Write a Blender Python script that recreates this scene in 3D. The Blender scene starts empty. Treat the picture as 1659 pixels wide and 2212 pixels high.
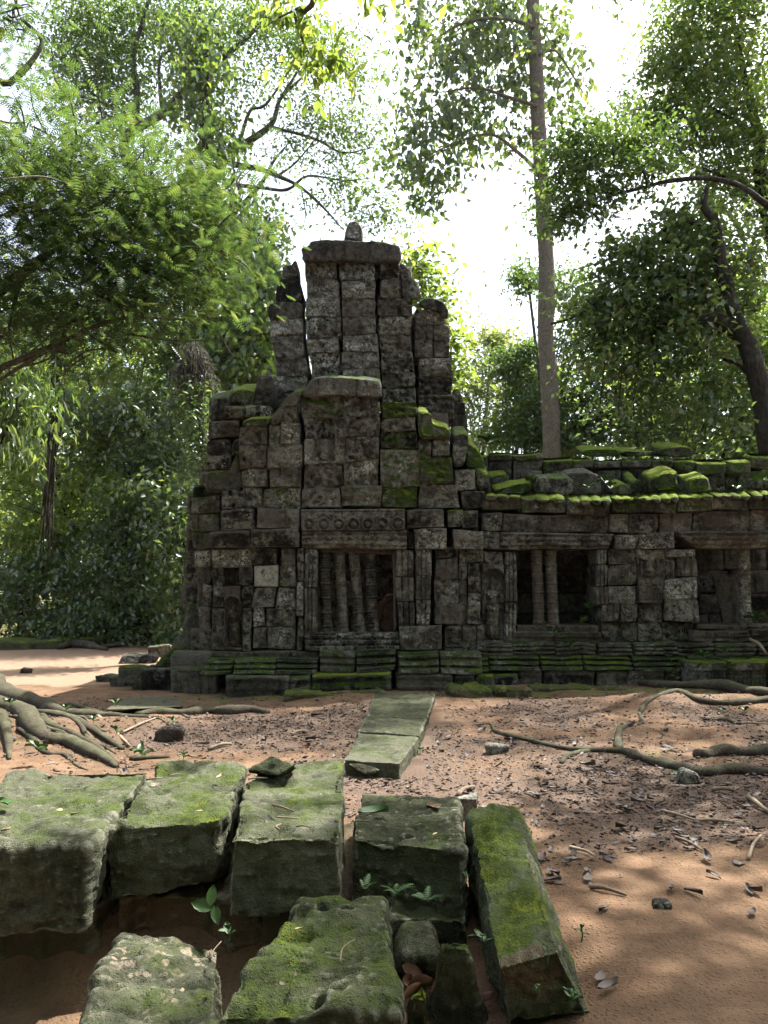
import bpy, math, random
import numpy as np
from mathutils import Vector, Matrix

SC = bpy.context.scene
COL = SC.collection
rnd = random.Random(7)

# ------------------------------------------------------------------ camera
F, CU, CV = 1661.0, 829.5, 1106.0
PITCH = math.radians(5.8)
EYE = 1.65
cam = bpy.data.cameras.new('camera')
cam.sensor_fit = 'HORIZONTAL'
cam.sensor_width = 36.0
cam.lens = 36.0 * F / 1659.0
cam.clip_start = 0.05
cam.clip_end = 1500
camo = bpy.data.objects.new('camera', cam)
COL.objects.link(camo)
camo.location = (0, 0, EYE)
camo.rotation_euler = (math.pi / 2 + PITCH, 0, 0)
SC.camera = camo

# ------------------------------------------------------------------ light
TO_SUN = Vector((0.50, 0.46, 1.15)).normalized()
sun_el = math.asin(TO_SUN.z)
sun_az = math.atan2(TO_SUN.x, TO_SUN.y)          # clockwise from +Y
W = bpy.data.worlds.new('World')
SC.world = W
W.use_nodes = True
wn, wl = W.node_tree.nodes, W.node_tree.links
wn.clear()
sky = wn.new('ShaderNodeTexSky')
sky.sky_type = 'NISHITA'
sky.sun_disc = False
sky.sun_elevation = sun_el
sky.sun_rotation = sun_az
sky.air_density = 1.0
sky.dust_density = 4.0
sky.ozone_density = 1.0
hs = wn.new('ShaderNodeHueSaturation')
hs.inputs['Saturation'].default_value = 0.62      # thin bright cloud veil
bg = wn.new('ShaderNodeBackground')
bg.inputs['Strength'].default_value = 0.135
wo = wn.new('ShaderNodeOutputWorld')
wl.new(sky.outputs[0], hs.inputs['Color'])
wl.new(hs.outputs[0], bg.inputs[0])
wl.new(bg.outputs[0], wo.inputs[0])
sl = bpy.data.lights.new('sun', 'SUN')
sl.energy = 5.0
sl.angle = math.radians(0.6)
sl.color = (1.0, 0.97, 0.92)
so = bpy.data.objects.new('sun', sl)
COL.objects.link(so)
so.rotation_euler = TO_SUN.to_track_quat('Z', 'Y').to_euler()
so.location = (10, 10, 30)
VS = SC.view_settings
VS.view_transform = 'Standard'
VS.look = 'None'
VS.gamma = 1.0
VS.use_curve_mapping = False
VS.exposure = 1.72
SC.cycles.use_denoising = True
SC.cycles.max_bounces = 6
SC.cycles.diffuse_bounces = 3
SC.cycles.adaptive_threshold = 0.03
SC.cycles.transmission_bounces = 4
SC.cycles.transparent_max_bounces = 4
SC.cycles.caustics_reflective = False
SC.cycles.caustics_refractive = False

# ------------------------------------------------------------------ pixel helpers (photo at 1659 wide)
cp, sp = math.cos(PITCH), math.sin(PITCH)
def ray(u, v):
    x = (u - CU) / F
    y = -(v - CV) / F
    return (x, cp - y * sp, sp + y * cp)
def atY(u, v, Y):
    d = ray(u, v); t = Y / d[1]
    return np.array((d[0] * t, Y, EYE + d[2] * t))
def atZ(u, v, z=0.0):
    d = ray(u, v); t = (z - EYE) / d[2]
    return np.array((d[0] * t, d[1] * t, z))
def RA(x, y): return ((550 + x / 1.50818) / 1.50693, (650 + y / 1.50818) / 1.50693)
def RB(x, y): return ((550 + x / 1.50818) / 1.50693, (1600 + y / 1.50818) / 1.50693)
def RC(x, y): return ((1450 + x / 1.58) / 1.50693, (1400 + y / 1.58) / 1.50693)
def RD(x, y): return (x / 2.0, 1592.7 + y / 2.0)
def RE(x, y): return (663.6 + x / 1.6667, 1592.7 + y / 1.6667)
def RF(x, y): return (x / 2.0, 1360.4 + y / 2.0)
def RG(x, y): return (829.5 + x / 2.0, 1393.5 + y / 2.0)

# ------------------------------------------------------------------ noise
def _h(ix, iy, iz, s):
    n = (ix * 374761393 + iy * 668265263 + iz * 2147483647 + s * 1274126177) & 0xFFFFFFFF
    n = ((n ^ (n >> 13)) * 1274126177) & 0xFFFFFFFF
    n = n ^ (n >> 16)
    return (n & 0xFFFF) / 32767.5 - 1.0
def vnoise(p, s=0):
    i = np.floor(p).astype(np.int64)
    f = p - i
    f = f * f * f * (f * (f * 6 - 15) + 10)
    r = 0
    for a in (0, 1):
        wx = f[:, 0] if a else 1 - f[:, 0]
        for b in (0, 1):
            wy = f[:, 1] if b else 1 - f[:, 1]
            for c in (0, 1):
                wz = f[:, 2] if c else 1 - f[:, 2]
                r = r + wx * wy * wz * _h(i[:, 0] + a, i[:, 1] + b, i[:, 2] + c, s)
    return r
def fbm(p, sc=1.0, oct=3, s=0):
    r = 0; a = 1.0
    q = p * sc
    for o in range(oct):
        r = r + a * vnoise(q, s + o * 17)
        q = q * 2.03 + 5.3; a *= 0.5
    return r

# ------------------------------------------------------------------ object helpers
def setp(o, label=None, cat=None, group=None, kind=None):
    if label: o['label'] = label
    if cat: o['category'] = cat
    if group: o['group'] = group
    if kind: o['kind'] = kind
    return o
def mesh_of(name, V, Fc, smooth=True):
    me = bpy.data.meshes.new(name)
    if isinstance(Fc, np.ndarray):
        nf, k = Fc.shape
        me.vertices.add(len(V)); me.vertices.foreach_set('co', np.asarray(V, dtype=np.float32).ravel())
        me.loops.add(nf * k); me.loops.foreach_set('vertex_index', Fc.astype(np.int32).ravel())
        me.polygons.add(nf)
        me.polygons.foreach_set('loop_start', np.arange(0, nf * k, k, dtype=np.int32))
        me.polygons.foreach_set('use_smooth', np.full(nf, smooth, dtype=bool))
        me.update(calc_edges=True)
        me.validate()
    else:
        me.from_pydata([tuple(v) for v in V], [], [tuple(f) for f in Fc])
        for p in me.polygons: p.use_smooth = smooth
        me.update()
    return me
def add(name, me, mat=None, parent=None, loc=(0, 0, 0), rot=(0, 0, 0)):
    o = bpy.data.objects.new(name, me)
    COL.objects.link(o)
    if mat is not None and me is not None and len(me.materials) == 0: me.materials.append(mat)
    o.location = tuple(float(c) for c in loc); o.rotation_euler = rot
    if parent is not None:
        o.parent = parent
        q = parent
        while q is not None:                                   # parents are only ever moved, never turned
            o.location = o.location - q.location; q = q.parent
    return o
def centred(name, V, Fc, mat, parent=None, smooth=True):
    """a mesh object with its origin at the middle of its base"""
    V = np.asarray(V, dtype=float)
    c = np.array(((V[:, 0].min() + V[:, 0].max()) / 2, (V[:, 1].min() + V[:, 1].max()) / 2, V[:, 2].min()))
    return add(name, mesh_of(name, V - c, Fc, smooth), mat, parent, c)
def empty(name, loc):
    o = bpy.data.objects.new(name, None)
    COL.objects.link(o); o.location = tuple(float(c) for c in loc)
    o.empty_display_size = 0.3
    return o
class MB:
    def __init__(s): s.V = []; s.F = []; s.n = 0
    def put(s, V, Fc):
        s.V.append(np.asarray(V, dtype=float))
        s.F.extend([tuple(i + s.n for i in f) for f in Fc]); s.n += len(V)
    def verts(s): return np.concatenate(s.V)
def tube(pts, rad, k=8, wob=0.0, seed=0, cap=True, flat=1.0):
    """smooth tapered tube along a polyline"""
    pts = np.asarray(pts, dtype=float); rad = np.asarray(rad, dtype=float)
    if len(pts) > 2:                                    # catmull-rom refine
        P = np.vstack([2 * pts[0] - pts[1], pts, 2 * pts[-1] - pts[-2]])
        out = []; ro = []
        for i in range(1, len(P) - 2):
            for t in np.linspace(0, 1, 5)[:-1]:
                t2, t3 = t * t, t * t * t
                out.append(0.5 * ((2 * P[i]) + (-P[i - 1] + P[i + 1]) * t + (2 * P[i - 1] - 5 * P[i] + 4 * P[i + 1] - P[i + 2]) * t2 + (-P[i - 1] + 3 * P[i] - 3 * P[i + 1] + P[i + 2]) * t3))
                ro.append(rad[i - 1] * (1 - t) + rad[i] * t)
        out.append(pts[-1]); ro.append(rad[-1])
        pts = np.array(out); rad = np.array(ro)
    n = len(pts)
    T = np.gradient(pts, axis=0); T /= np.linalg.norm(T, axis=1)[:, None] + 1e-9
    up = np.array((0, 0, 1.0)) if abs(T[0][2]) < 0.9 else np.array((1.0, 0, 0))
    V = []
    a = np.linspace(0, 2 * np.pi, k, endpoint=False)
    for i in range(n):
        s = np.cross(T[i], up); s /= np.linalg.norm(s) + 1e-9
        b = np.cross(s, T[i])
        up = b
        V.append(pts[i] + rad[i] * (np.cos(a)[:, None] * s + flat * np.sin(a)[:, None] * b))
    V = np.concatenate(V)
    if wob:
        ce = np.repeat(pts, k, axis=0)
        w = 1 + wob * fbm(V, 0.35 / max(rad.max(), 0.01), 3, seed)
        V = ce + (V - ce) * w[:, None]
    Fc = []
    for i in range(n - 1):
        for j in range(k):
            j2 = (j + 1) % k
            Fc.append((i * k + j, i * k + j2, (i + 1) * k + j2, (i + 1) * k + j))
    if cap:
        Fc.append(tuple(range(k - 1, -1, -1))); Fc.append(tuple((n - 1) * k + j for j in range(k)))
    return V, Fc
def lathe(prof, k=14):
    V = []; Fc = []
    a = np.linspace(0, 2 * np.pi, k, endpoint=False)
    for r, z in prof:
        V.append(np.stack([r * np.cos(a), r * np.sin(a), np.full(k, z)], 1))
    n = len(prof)
    for i in range(n - 1):
        for j in range(k):
            j2 = (j + 1) % k
            Fc.append((i * k + j, i * k + j2, (i + 1) * k + j2, (i + 1) * k + j))
    Fc.append(tuple(range(k - 1, -1, -1))); Fc.append(tuple((n - 1) * k + j for j in range(k)))
    return np.concatenate(V), Fc

# ------------------------------------------------------------------ materials
class NT:
    def __init__(s, name):
        s.m = bpy.data.materials.new(name); s.m.use_nodes = True
        s.n = s.m.node_tree.nodes; s.l = s.m.node_tree.links; s.n.clear()
    def new(s, t, **kw):
        o = s.n.new(t)
        for k, v in kw.items(): setattr(o, k, v)
        return o
    def link(s, a, b): s.l.new(a, b)
    def val(s, sock, v):
        if hasattr(v, 'is_output') or isinstance(v, bpy.types.NodeSocket): s.l.new(v, sock)
        else: sock.default_value = v
    def math(s, op, a, b=0.0, c=0.0, clamp=False):
        o = s.new('ShaderNodeMath', operation=op, use_clamp=clamp)
        s.val(o.inputs[0], a); s.val(o.inputs[1], b); s.val(o.inputs[2], c)
        return o.outputs[0]
    def noise(s, vec, scale, detail=4, rough=0.6, dist=0.0):
        o = s.new('ShaderNodeTexNoise')
        o.inputs['Scale'].default_value = scale; o.inputs['Detail'].default_value = detail
        o.inputs['Roughness'].default_value = rough; o.inputs['Distortion'].default_value = dist
        s.l.new(vec, o.inputs['Vector'])
        return o.outputs[0]
    def voro(s, vec, scale, feature='F1', out=0):
        o = s.new('ShaderNodeTexVoronoi', feature=feature)
        o.inputs['Scale'].default_value = scale
        s.l.new(vec, o.inputs['Vector'])
        return o.outputs[out]
    def step(s, v, lo, hi):
        o = s.new('ShaderNodeMapRange', interpolation_type='SMOOTHSTEP')
        s.val(o.inputs['Value'], v); s.val(o.inputs['From Min'], lo); s.val(o.inputs['From Max'], hi)
        return o.outputs[0]
    def mix(s, f, a, b, mode='MIX'):
        o = s.new('ShaderNodeMix', data_type='RGBA', blend_type=mode)
        s.val(o.inputs[0], f)
        for sock, v in ((o.inputs[6], a), (o.inputs[7], b)):
            if isinstance(v, bpy.types.NodeSocket): s.l.new(v, sock)
            else: sock.default_value = (*v, 1.0)
        return o.outputs[2]
    def bump(s, h, strength, dist, normal=None):
        o = s.new('ShaderNodeBump')
        o.inputs['Strength'].default_value = strength; o.inputs['Distance'].default_value = dist
        s.l.new(h, o.inputs['Height'])
        if normal is not None: s.l.new(normal, o.inputs['Normal'])
        return o.outputs[0]
    def out(s, col, rough=0.9, normal=None, spec=0.2):
        b = s.new('ShaderNodeBsdfPrincipled')
        s.val(b.inputs['Base Color'], col if isinstance(col, bpy.types.NodeSocket) else (*col, 1))
        s.val(b.inputs['Roughness'], rough)
        b.inputs['Specular IOR Level'].default_value = spec
        if normal is not None: s.l.new(normal, b.inputs['Normal'])
        o = s.new('ShaderNodeOutputMaterial'); s.l.new(b.outputs[0], o.inputs[0])
        return s.m

def stone_material(name, dark, light, brown, lichen_col, moss_a, moss_b, fine=1.0, film=None, crust=None, ridge=0.3):
    """weathered sandstone; object colour: R moss cover, G lichen, B brown tint and earth stain"""
    t = NT(name)
    geo = t.new('ShaderNodeNewGeometry'); oi = t.new('ShaderNodeObjectInfo')
    sep = t.new('ShaderNodeSeparateColor'); t.link(oi.outputs['Color'], sep.inputs[0])
    M, L, B = sep.outputs[0], sep.outputs[1], sep.outputs[2]
    r2 = t.math('FRACT', t.math('MULTIPLY', oi.outputs['Random'], 7.13))
    L = t.math('ADD', L, t.math('MULTIPLY', t.math('SUBTRACT', r2, 0.5), 0.8))
    M = t.math('ADD', M, t.math('MULTIPLY', t.math('SUBTRACT', t.math('FRACT', t.math('MULTIPLY', oi.outputs['Random'], 13.7)), 0.5), t.math('MULTIPLY', M, 0.5)))
    off = t.math('MULTIPLY', oi.outputs['Random'], 43.0)
    vec = t.new('ShaderNodeVectorMath', operation='ADD')
    t.link(geo.outputs['Position'], vec.inputs[0]); t.link(off, vec.inputs[1])
    v = vec.outputs[0]
    vs = t.new('ShaderNodeVectorMath', operation='MULTIPLY'); t.link(v, vs.inputs[0]); vs.inputs[1].default_value = (1, 1, 0.22)
    streak = t.noise(vs.outputs[0], 6.5, 4, 0.65)
    n1 = t.noise(v, 2.2, 4, 0.65); n2 = t.noise(v, 11.0 * fine, 5, 0.7); n3 = t.noise(v, 55.0 * fine, 3, 0.7)
    n4 = t.noise(v, 5.0, 4, 0.7)
    k = t.math('ADD', t.math('MULTIPLY', n2, 0.6), t.math('MULTIPLY', n1, 0.55))
    k = t.math('ADD', k, t.math('MULTIPLY', t.math('SUBTRACT', oi.outputs['Random'], 0.5), 0.30))
    k = t.step(k, 0.38, 0.80)
    col = t.mix(k, dark, light)
    stn = t.new('ShaderNodeAttribute', attribute_name='stain').outputs['Fac']
    B = t.math('ADD', B, t.math('MULTIPLY', stn, 1.6))
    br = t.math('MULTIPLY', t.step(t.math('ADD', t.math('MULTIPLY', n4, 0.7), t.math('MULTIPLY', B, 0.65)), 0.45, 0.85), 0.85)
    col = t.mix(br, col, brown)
    # dark run-off streaks and black algae
    st = t.math('MULTIPLY', t.step(streak, 0.50, 0.66), 0.75)
    col = t.mix(st, col, tuple(c * 0.42 for c in dark))
    if film is not None:                                   # thin grey-green algae film
        col = t.mix(t.math('MULTIPLY', t.step(t.math('ADD', n1, t.math('MULTIPLY', n2, 0.4)), 0.45, 0.8), 0.75), col, film)
    if crust is not None:                                  # grey-green crust in ragged, speckled sheets
        cm = t.step(t.math('ADD', t.noise(v, 2.6, 4, 0.62), t.math('MULTIPLY', L, 0.26)), 0.56, 0.68)
        cs = t.step(t.math('ADD', n2, t.math('MULTIPLY', n3, 0.45)), 0.60, 0.80)
        col = t.mix(t.math('MULTIPLY', cm, cs), col, crust)
    grain = t.noise(v, 170.0, 2, 0.6)
    gm = t.new('ShaderNodeMix', data_type='RGBA', blend_type='MULTIPLY'); gm.inputs[0].default_value = 1.0
    gv = t.new('ShaderNodeMapRange'); t.link(grain, gv.inputs[0]); gv.inputs[1].default_value = 0.3; gv.inputs[2].default_value = 0.7; gv.inputs[3].default_value = 0.74; gv.inputs[4].default_value = 1.26
    t.link(col, gm.inputs[6]); t.link(gv.outputs[0], gm.inputs[7]); col = gm.outputs[2]
    # pale crust lichen: blotches built from small discs
    vd = t.math('MINIMUM', t.voro(v, 21.0), t.math('ADD', t.voro(v, 9.0), 0.06))
    lm = t.noise(v, 3.3, 4, 0.6)
    lmask = t.step(t.math('ADD', lm, t.math('MULTIPLY', L, 0.34)), 0.70, 0.90)
    lspot = t.step(t.math('ADD', vd, t.math('MULTIPLY', n2, -0.5)), 0.12, 0.02)
    big = t.step(t.math('ADD', t.noise(v, 9.0, 6, 0.75), t.math('MULTIPLY', L, 0.14)), 0.66, 0.71)
    lf = t.math('MULTIPLY', lmask, t.math('MAXIMUM', lspot, t.math('MULTIPLY', big, 0.85)), clamp=True)
    col = t.mix(lf, col, lichen_col)
    pt = t.new('ShaderNodeNewGeometry').outputs['Pointiness']
    col = t.mix(t.math('MULTIPLY', t.step(t.math('ADD', pt, t.math('MULTIPLY', t.math('SUBTRACT', n2, 0.5), 0.06)), 0.515, 0.56), 0.55), col, tuple(c * 1.25 for c in light))
    # moss gathers on ledges
    nz = t.new('ShaderNodeSeparateXYZ'); t.link(geo.outputs['Normal'], nz.inputs[0])
    up = t.step(nz.outputs[2], -0.15, 0.75)
    mn = t.noise(v, 4.0, 4, 0.7)
    mm = t.math('ADD', t.math('MULTIPLY', up, t.math('MULTIPLY_ADD', M, 0.75, 0.14)), t.math('SUBTRACT', t.math('MULTIPLY', M, 0.74), stn))
    mm = t.math('ADD', mm, t.math('MULTIPLY', t.math('SUBTRACT', mn, 0.5), 1.7))
    mm = t.math('ADD', mm, t.math('MULTIPLY', t.math('SUBTRACT', n3, 0.5), 0.6))
    mf = t.step(mm, 0.52, 0.92)
    mf = t.math('MULTIPLY', mf, t.step(M, 0.0, 0.22))
    thick = t.math('MULTIPLY', t.step(mm, 0.8, 1.35), t.step(nz.outputs[2], -0.05, 0.55))
    mc = t.mix(t.math('ADD', t.math('MULTIPLY', thick, 0.7), t.math('MULTIPLY', t.math('SUBTRACT', n3, 0.5), 0.9), clamp=True), moss_a, moss_b)
    col = t.mix(mf, col, mc)
    h = t.math('ADD', t.math('MULTIPLY', n2, 0.7), t.math('MULTIPLY', n3, 0.5))
    pit = t.step(t.voro(v, 34.0 * fine), 0.30, 0.05)
    h = t.math('SUBTRACT', h, t.math('MULTIPLY', pit, 0.25))
    vb = t.new('ShaderNodeVectorMath', operation='MULTIPLY'); t.link(v, vb.inputs[0]); vb.inputs[1].default_value = (1.2, 1.2, 11.0)
    h = t.math('ADD', h, t.math('MULTIPLY', t.noise(vb.outputs[0], 2.5, 3, 0.55), 0.45))
    rg = t.math('ABSOLUTE', t.math('SUBTRACT', t.noise(v, 8.0 * fine, 2, 0.5), 0.5))
    h = t.math('ADD', h, t.math('MULTIPLY', t.step(rg, 0.0, 0.12), ridge))
    nrm = t.bump(h, 1.0, 0.045 / fine)
    return t.out(col, 0.93, nrm, 0.15)

M_TEMPLE = stone_material('weathered_sandstone', (0.0105, 0.0100, 0.0090), (0.128, 0.117, 0.098), (0.100, 0.072, 0.055),
                          (0.46, 0.46, 0.41), (0.036, 0.066, 0.010), (0.165, 0.21, 0.018), crust=(0.205, 0.203, 0.172))
M_ROCK = stone_material('mossy_block_stone', (0.026, 0.026, 0.017), (0.200, 0.194, 0.148), (0.15, 0.085, 0.055),
                        (0.36, 0.29, 0.21), (0.045, 0.066, 0.014), (0.215, 0.230, 0.020), fine=1.7, film=(0.062, 0.070, 0.034), ridge=0.08)

def ground_material():
    t = NT('red_earth')
    geo = t.new('ShaderNodeNewGeometry'); v = geo.outputs['Position']
    n1 = t.noise(v, 0.55, 4, 0.6); n2 = t.noise(v, 3.0, 4, 0.65); n3 = t.noise(v, 26.0, 4, 0.7); n4 = t.noise(v, 120.0, 3, 0.7)
    k = t.math('ADD', t.math('MULTIPLY', n1, 0.5), t.math('MULTIPLY', n2, 0.55))
    col = t.mix(t.step(k, 0.36, 0.70), (0.100, 0.062, 0.037), (0.222, 0.140, 0.084))
    col = t.mix(t.math('MULTIPLY', t.step(n3, 0.50, 0.72), 0.55), col, (0.155, 0.088, 0.060))
    att = t.new('ShaderNodeAttribute', attribute_name='litter')
    lit = att.outputs['Fac']
    lf = t.step(t.math('ADD', t.math('MULTIPLY', lit, 0.9), t.math('MULTIPLY', t.math('SUBTRACT', n3, 0.5), 1.5)), 0.34, 0.68)
    lc = t.mix(n4, (0.055, 0.040, 0.031), (0.165, 0.118, 0.088))
    col = t.mix(t.math('MULTIPLY', lf, 0.92), col, lc)
    att2 = t.new('ShaderNodeAttribute', attribute_name='mossy')
    mf = t.step(t.math('ADD', att2.outputs['Fac'], t.math('MULTIPLY', t.math('SUBTRACT', n2, 0.5), 1.8)), 0.5, 0.8)
    col = t.mix(t.math('MULTIPLY', mf, 0.75), col, t.mix(n3, (0.055, 0.070, 0.018), (0.145, 0.160, 0.040)))
    pale = t.new('ShaderNodeAttribute', attribute_name='pale_earth').outputs['Fac']
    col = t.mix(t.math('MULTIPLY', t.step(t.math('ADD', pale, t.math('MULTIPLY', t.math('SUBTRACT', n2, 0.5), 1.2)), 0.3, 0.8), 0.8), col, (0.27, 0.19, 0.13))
    peb = t.step(t.voro(v, 42.0), 0.42, 0.12)
    col = t.mix(t.math('MULTIPLY', t.math('MULTIPLY', peb, t.step(n2, 0.42, 0.6)), 0.35), col, (0.14, 0.085, 0.062))
    h = t.math('ADD', t.math('MULTIPLY', n3, 0.8), t.math('MULTIPLY', n4, 0.35))
    h = t.math('ADD', h, t.math('MULTIPLY', peb, 0.35))
    return t.out(col, 0.95, t.bump(h, 0.8, 0.025), 0.1)
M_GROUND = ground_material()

def leaf_material(name, ca, cb, cc, trans=0.5, gloss=0.10):
    """thin leaf: diffuse and see-through light; 'tint' varies leaf by leaf"""
    t = NT(name)
    at = t.new('ShaderNodeAttribute', attribute_name='tint')
    oi = t.new('ShaderNodeObjectInfo')
    f = at.outputs['Fac']
    c = t.mix(t.step(f, 0.0, 0.6), ca, cb)
    c = t.mix(t.step(f, 0.80, 1.0), c, cc)
    hsv = t.new('ShaderNodeHueSaturation'); hsv.inputs['Saturation'].default_value = 0.86; hsv.inputs['Value'].default_value = 1.0; t.link(c, hsv.inputs['Color']); c = hsv.outputs[0]
    d = t.new('ShaderNodeBsdfDiffuse'); t.link(c, d.inputs[0])
    tr = t.new('ShaderNodeBsdfTranslucent')
    tc = t.mix(1.0, c, (2.3, 2.1, 1.0), 'MULTIPLY'); t.link(tc, tr.inputs[0])
    m1 = t.new('ShaderNodeMixShader'); m1.inputs[0].default_value = trans
    t.link(d.outputs[0], m1.inputs[1]); t.link(tr.outputs[0], m1.inputs[2])
    g = t.new('ShaderNodeBsdfGlossy'); g.inputs['Roughness'].default_value = 0.38; g.inputs[0].default_value = (0.8, 0.85, 0.8, 1)
    m2 = t.new('ShaderNodeMixShader'); m2.inputs[0].default_value = gloss * 0.6
    t.link(m1.outputs[0], m2.inputs[1]); t.link(g.outputs[0], m2.inputs[2])
    o = t.new('ShaderNodeOutputMaterial'); t.link(m2.outputs[0], o.inputs[0])
    return t.m
LM = {
    'feather': leaf_material('feathery_foliage', (0.030, 0.066, 0.020), (0.050, 0.100, 0.028), (0.095, 0.138, 0.038), 0.46, 0.06),
    'small': leaf_material('small_leaf_foliage', (0.032, 0.075, 0.018), (0.062, 0.125, 0.024), (0.14, 0.20, 0.03), 0.5),
    'vine': leaf_material('vine_foliage', (0.038, 0.085, 0.016), (0.085, 0.155, 0.024), (0.17, 0.23, 0.03), 0.52, 0.12),
    'dark': leaf_material('dark_foliage', (0.028, 0.060, 0.018), (0.062, 0.118, 0.030), (0.125, 0.175, 0.042), 0.48, 0.14),
    'large': leaf_material('large_leaf_foliage', (0.032, 0.070, 0.018), (0.068, 0.120, 0.026), (0.16, 0.20, 0.03), 0.45, 0.14),
    'bright': leaf_material('bright_foliage', (0.075, 0.130, 0.024), (0.120, 0.185, 0.032), (0.20, 0.26, 0.04), 0.6, 0.08),
    'pale': leaf_material('haze_pale_foliage', (0.12, 0.165, 0.085), (0.175, 0.225, 0.105), (0.24, 0.28, 0.11), 0.5, 0.06),  # haze of the distance is lightened into this leaf colour
}
def bark_material(name, a, b, moss, scale=1.0, grey=(0.32, 0.31, 0.27)):
    t = NT(name)
    geo = t.new('ShaderNodeNewGeometry'); v = geo.outputs['Position']
    vs = t.new('ShaderNodeVectorMath', operation='MULTIPLY'); t.link(v, vs.inputs[0]); vs.inputs[1].default_value = (1, 1, 0.45)
    n1 = t.noise(v, 1.6 * scale, 5, 0.65); n2 = t.noise(vs.outputs[0], 16 * scale, 6, 0.7); n3 = t.noise(v, 60 * scale, 3, 0.7)
    col = t.mix(t.step(n2, 0.32, 0.7), a, b)
    col = t.mix(t.math('MULTIPLY', t.step(n1, 0.52, 0.72), 0.6), col, grey)
    nz = t.new('ShaderNodeSeparateXYZ'); t.link(geo.outputs['Normal'], nz.inputs[0])
    mf = t.math('ADD', t.math('MULTIPLY', t.step(nz.outputs[2], 0.0, 0.9), 0.3), t.math('SUBTRACT', n1, 0.5))
    col = t.mix(t.math('MULTIPLY', t.step(mf, 0.12, 0.4), moss), col, (0.075, 0.095, 0.028))
    h = t.math('ADD', n2, t.math('MULTIPLY', n3, 0.4))
    return t.out(col, 0.9, t.bump(h, 0.8, 0.03 / scale), 0.15)
M_BARK = bark_material('grey_brown_bark', (0.050, 0.043, 0.036), (0.125, 0.110, 0.092), 0.4, 1.0, (0.2, 0.195, 0.175))
M_TRUNK = bark_material('tall_tree_bark', (0.085, 0.070, 0.054), (0.195, 0.160, 0.120), 0.25, 1.2, (0.2, 0.18, 0.15))
M_DARKBARK = bark_material('dark_bark', (0.018, 0.016, 0.014), (0.055, 0.048, 0.040), 0.3, 1.0, (0.11, 0.11, 0.10))
M_ROOT = bark_material('root_bark', (0.028, 0.023, 0.018), (0.098, 0.078, 0.059), 0.35, 2.6, (0.165, 0.15, 0.125))
def plain(name, a, b, rough=0.8, scale=8.0, bs=0.4, bd=0.01, spec=0.2):
    t = NT(name)
    oi = t.new('ShaderNodeObjectInfo'); geo = t.new('ShaderNodeNewGeometry')
    n = t.noise(geo.outputs['Position'], scale, 5, 0.65)
    f = t.math('ADD', t.math('MULTIPLY', n, 0.6), t.math('MULTIPLY', oi.outputs['Random'], 0.4))
    return t.out(t.mix(t.step(f, 0.25, 0.75), a, b), rough, t.bump(n, bs, bd), spec)
M_DRYLEAF = plain('dry_leaf', (0.050, 0.037, 0.031), (0.155, 0.125, 0.108), 0.55, 30, 0.3, 0.004, 0.3)
M_BRONZE = plain('bronze_dead_leaf', (0.075, 0.036, 0.022), (0.15, 0.075, 0.045), 0.6, 20, 0.3, 0.004, 0.25)
M_PALELEAF = plain('pale_dry_leaf', (0.34, 0.26, 0.15), (0.42, 0.36, 0.22), 0.6, 30, 0.3, 0.004)
M_GREENLEAF = plain('fresh_leaf', (0.026, 0.066, 0.015), (0.062, 0.125, 0.028), 0.42, 12, 0.2, 0.004, 0.4)
M_TWIG = plain('dry_twig', (0.13, 0.095, 0.065), (0.30, 0.24, 0.17), 0.8, 20)
M_CHIP = plain('earth_chips', (0.060, 0.042, 0.032), (0.19, 0.125, 0.090), 0.9, 60)
M_EARTH = plain('bare_red_earth', (0.085, 0.045, 0.030), (0.18, 0.10, 0.066), 0.95, 22, 1.0, 0.06, 0.1)
# ------------------------------------------------------------------ stone builders
def smooth01(x): x = np.clip(x, 0, 1); return x * x * (3 - 2 * x)
def colour(o, moss=0.1, lichen=0.3, brown=0.2): o.color = (moss, lichen, brown, 1); return o

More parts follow.
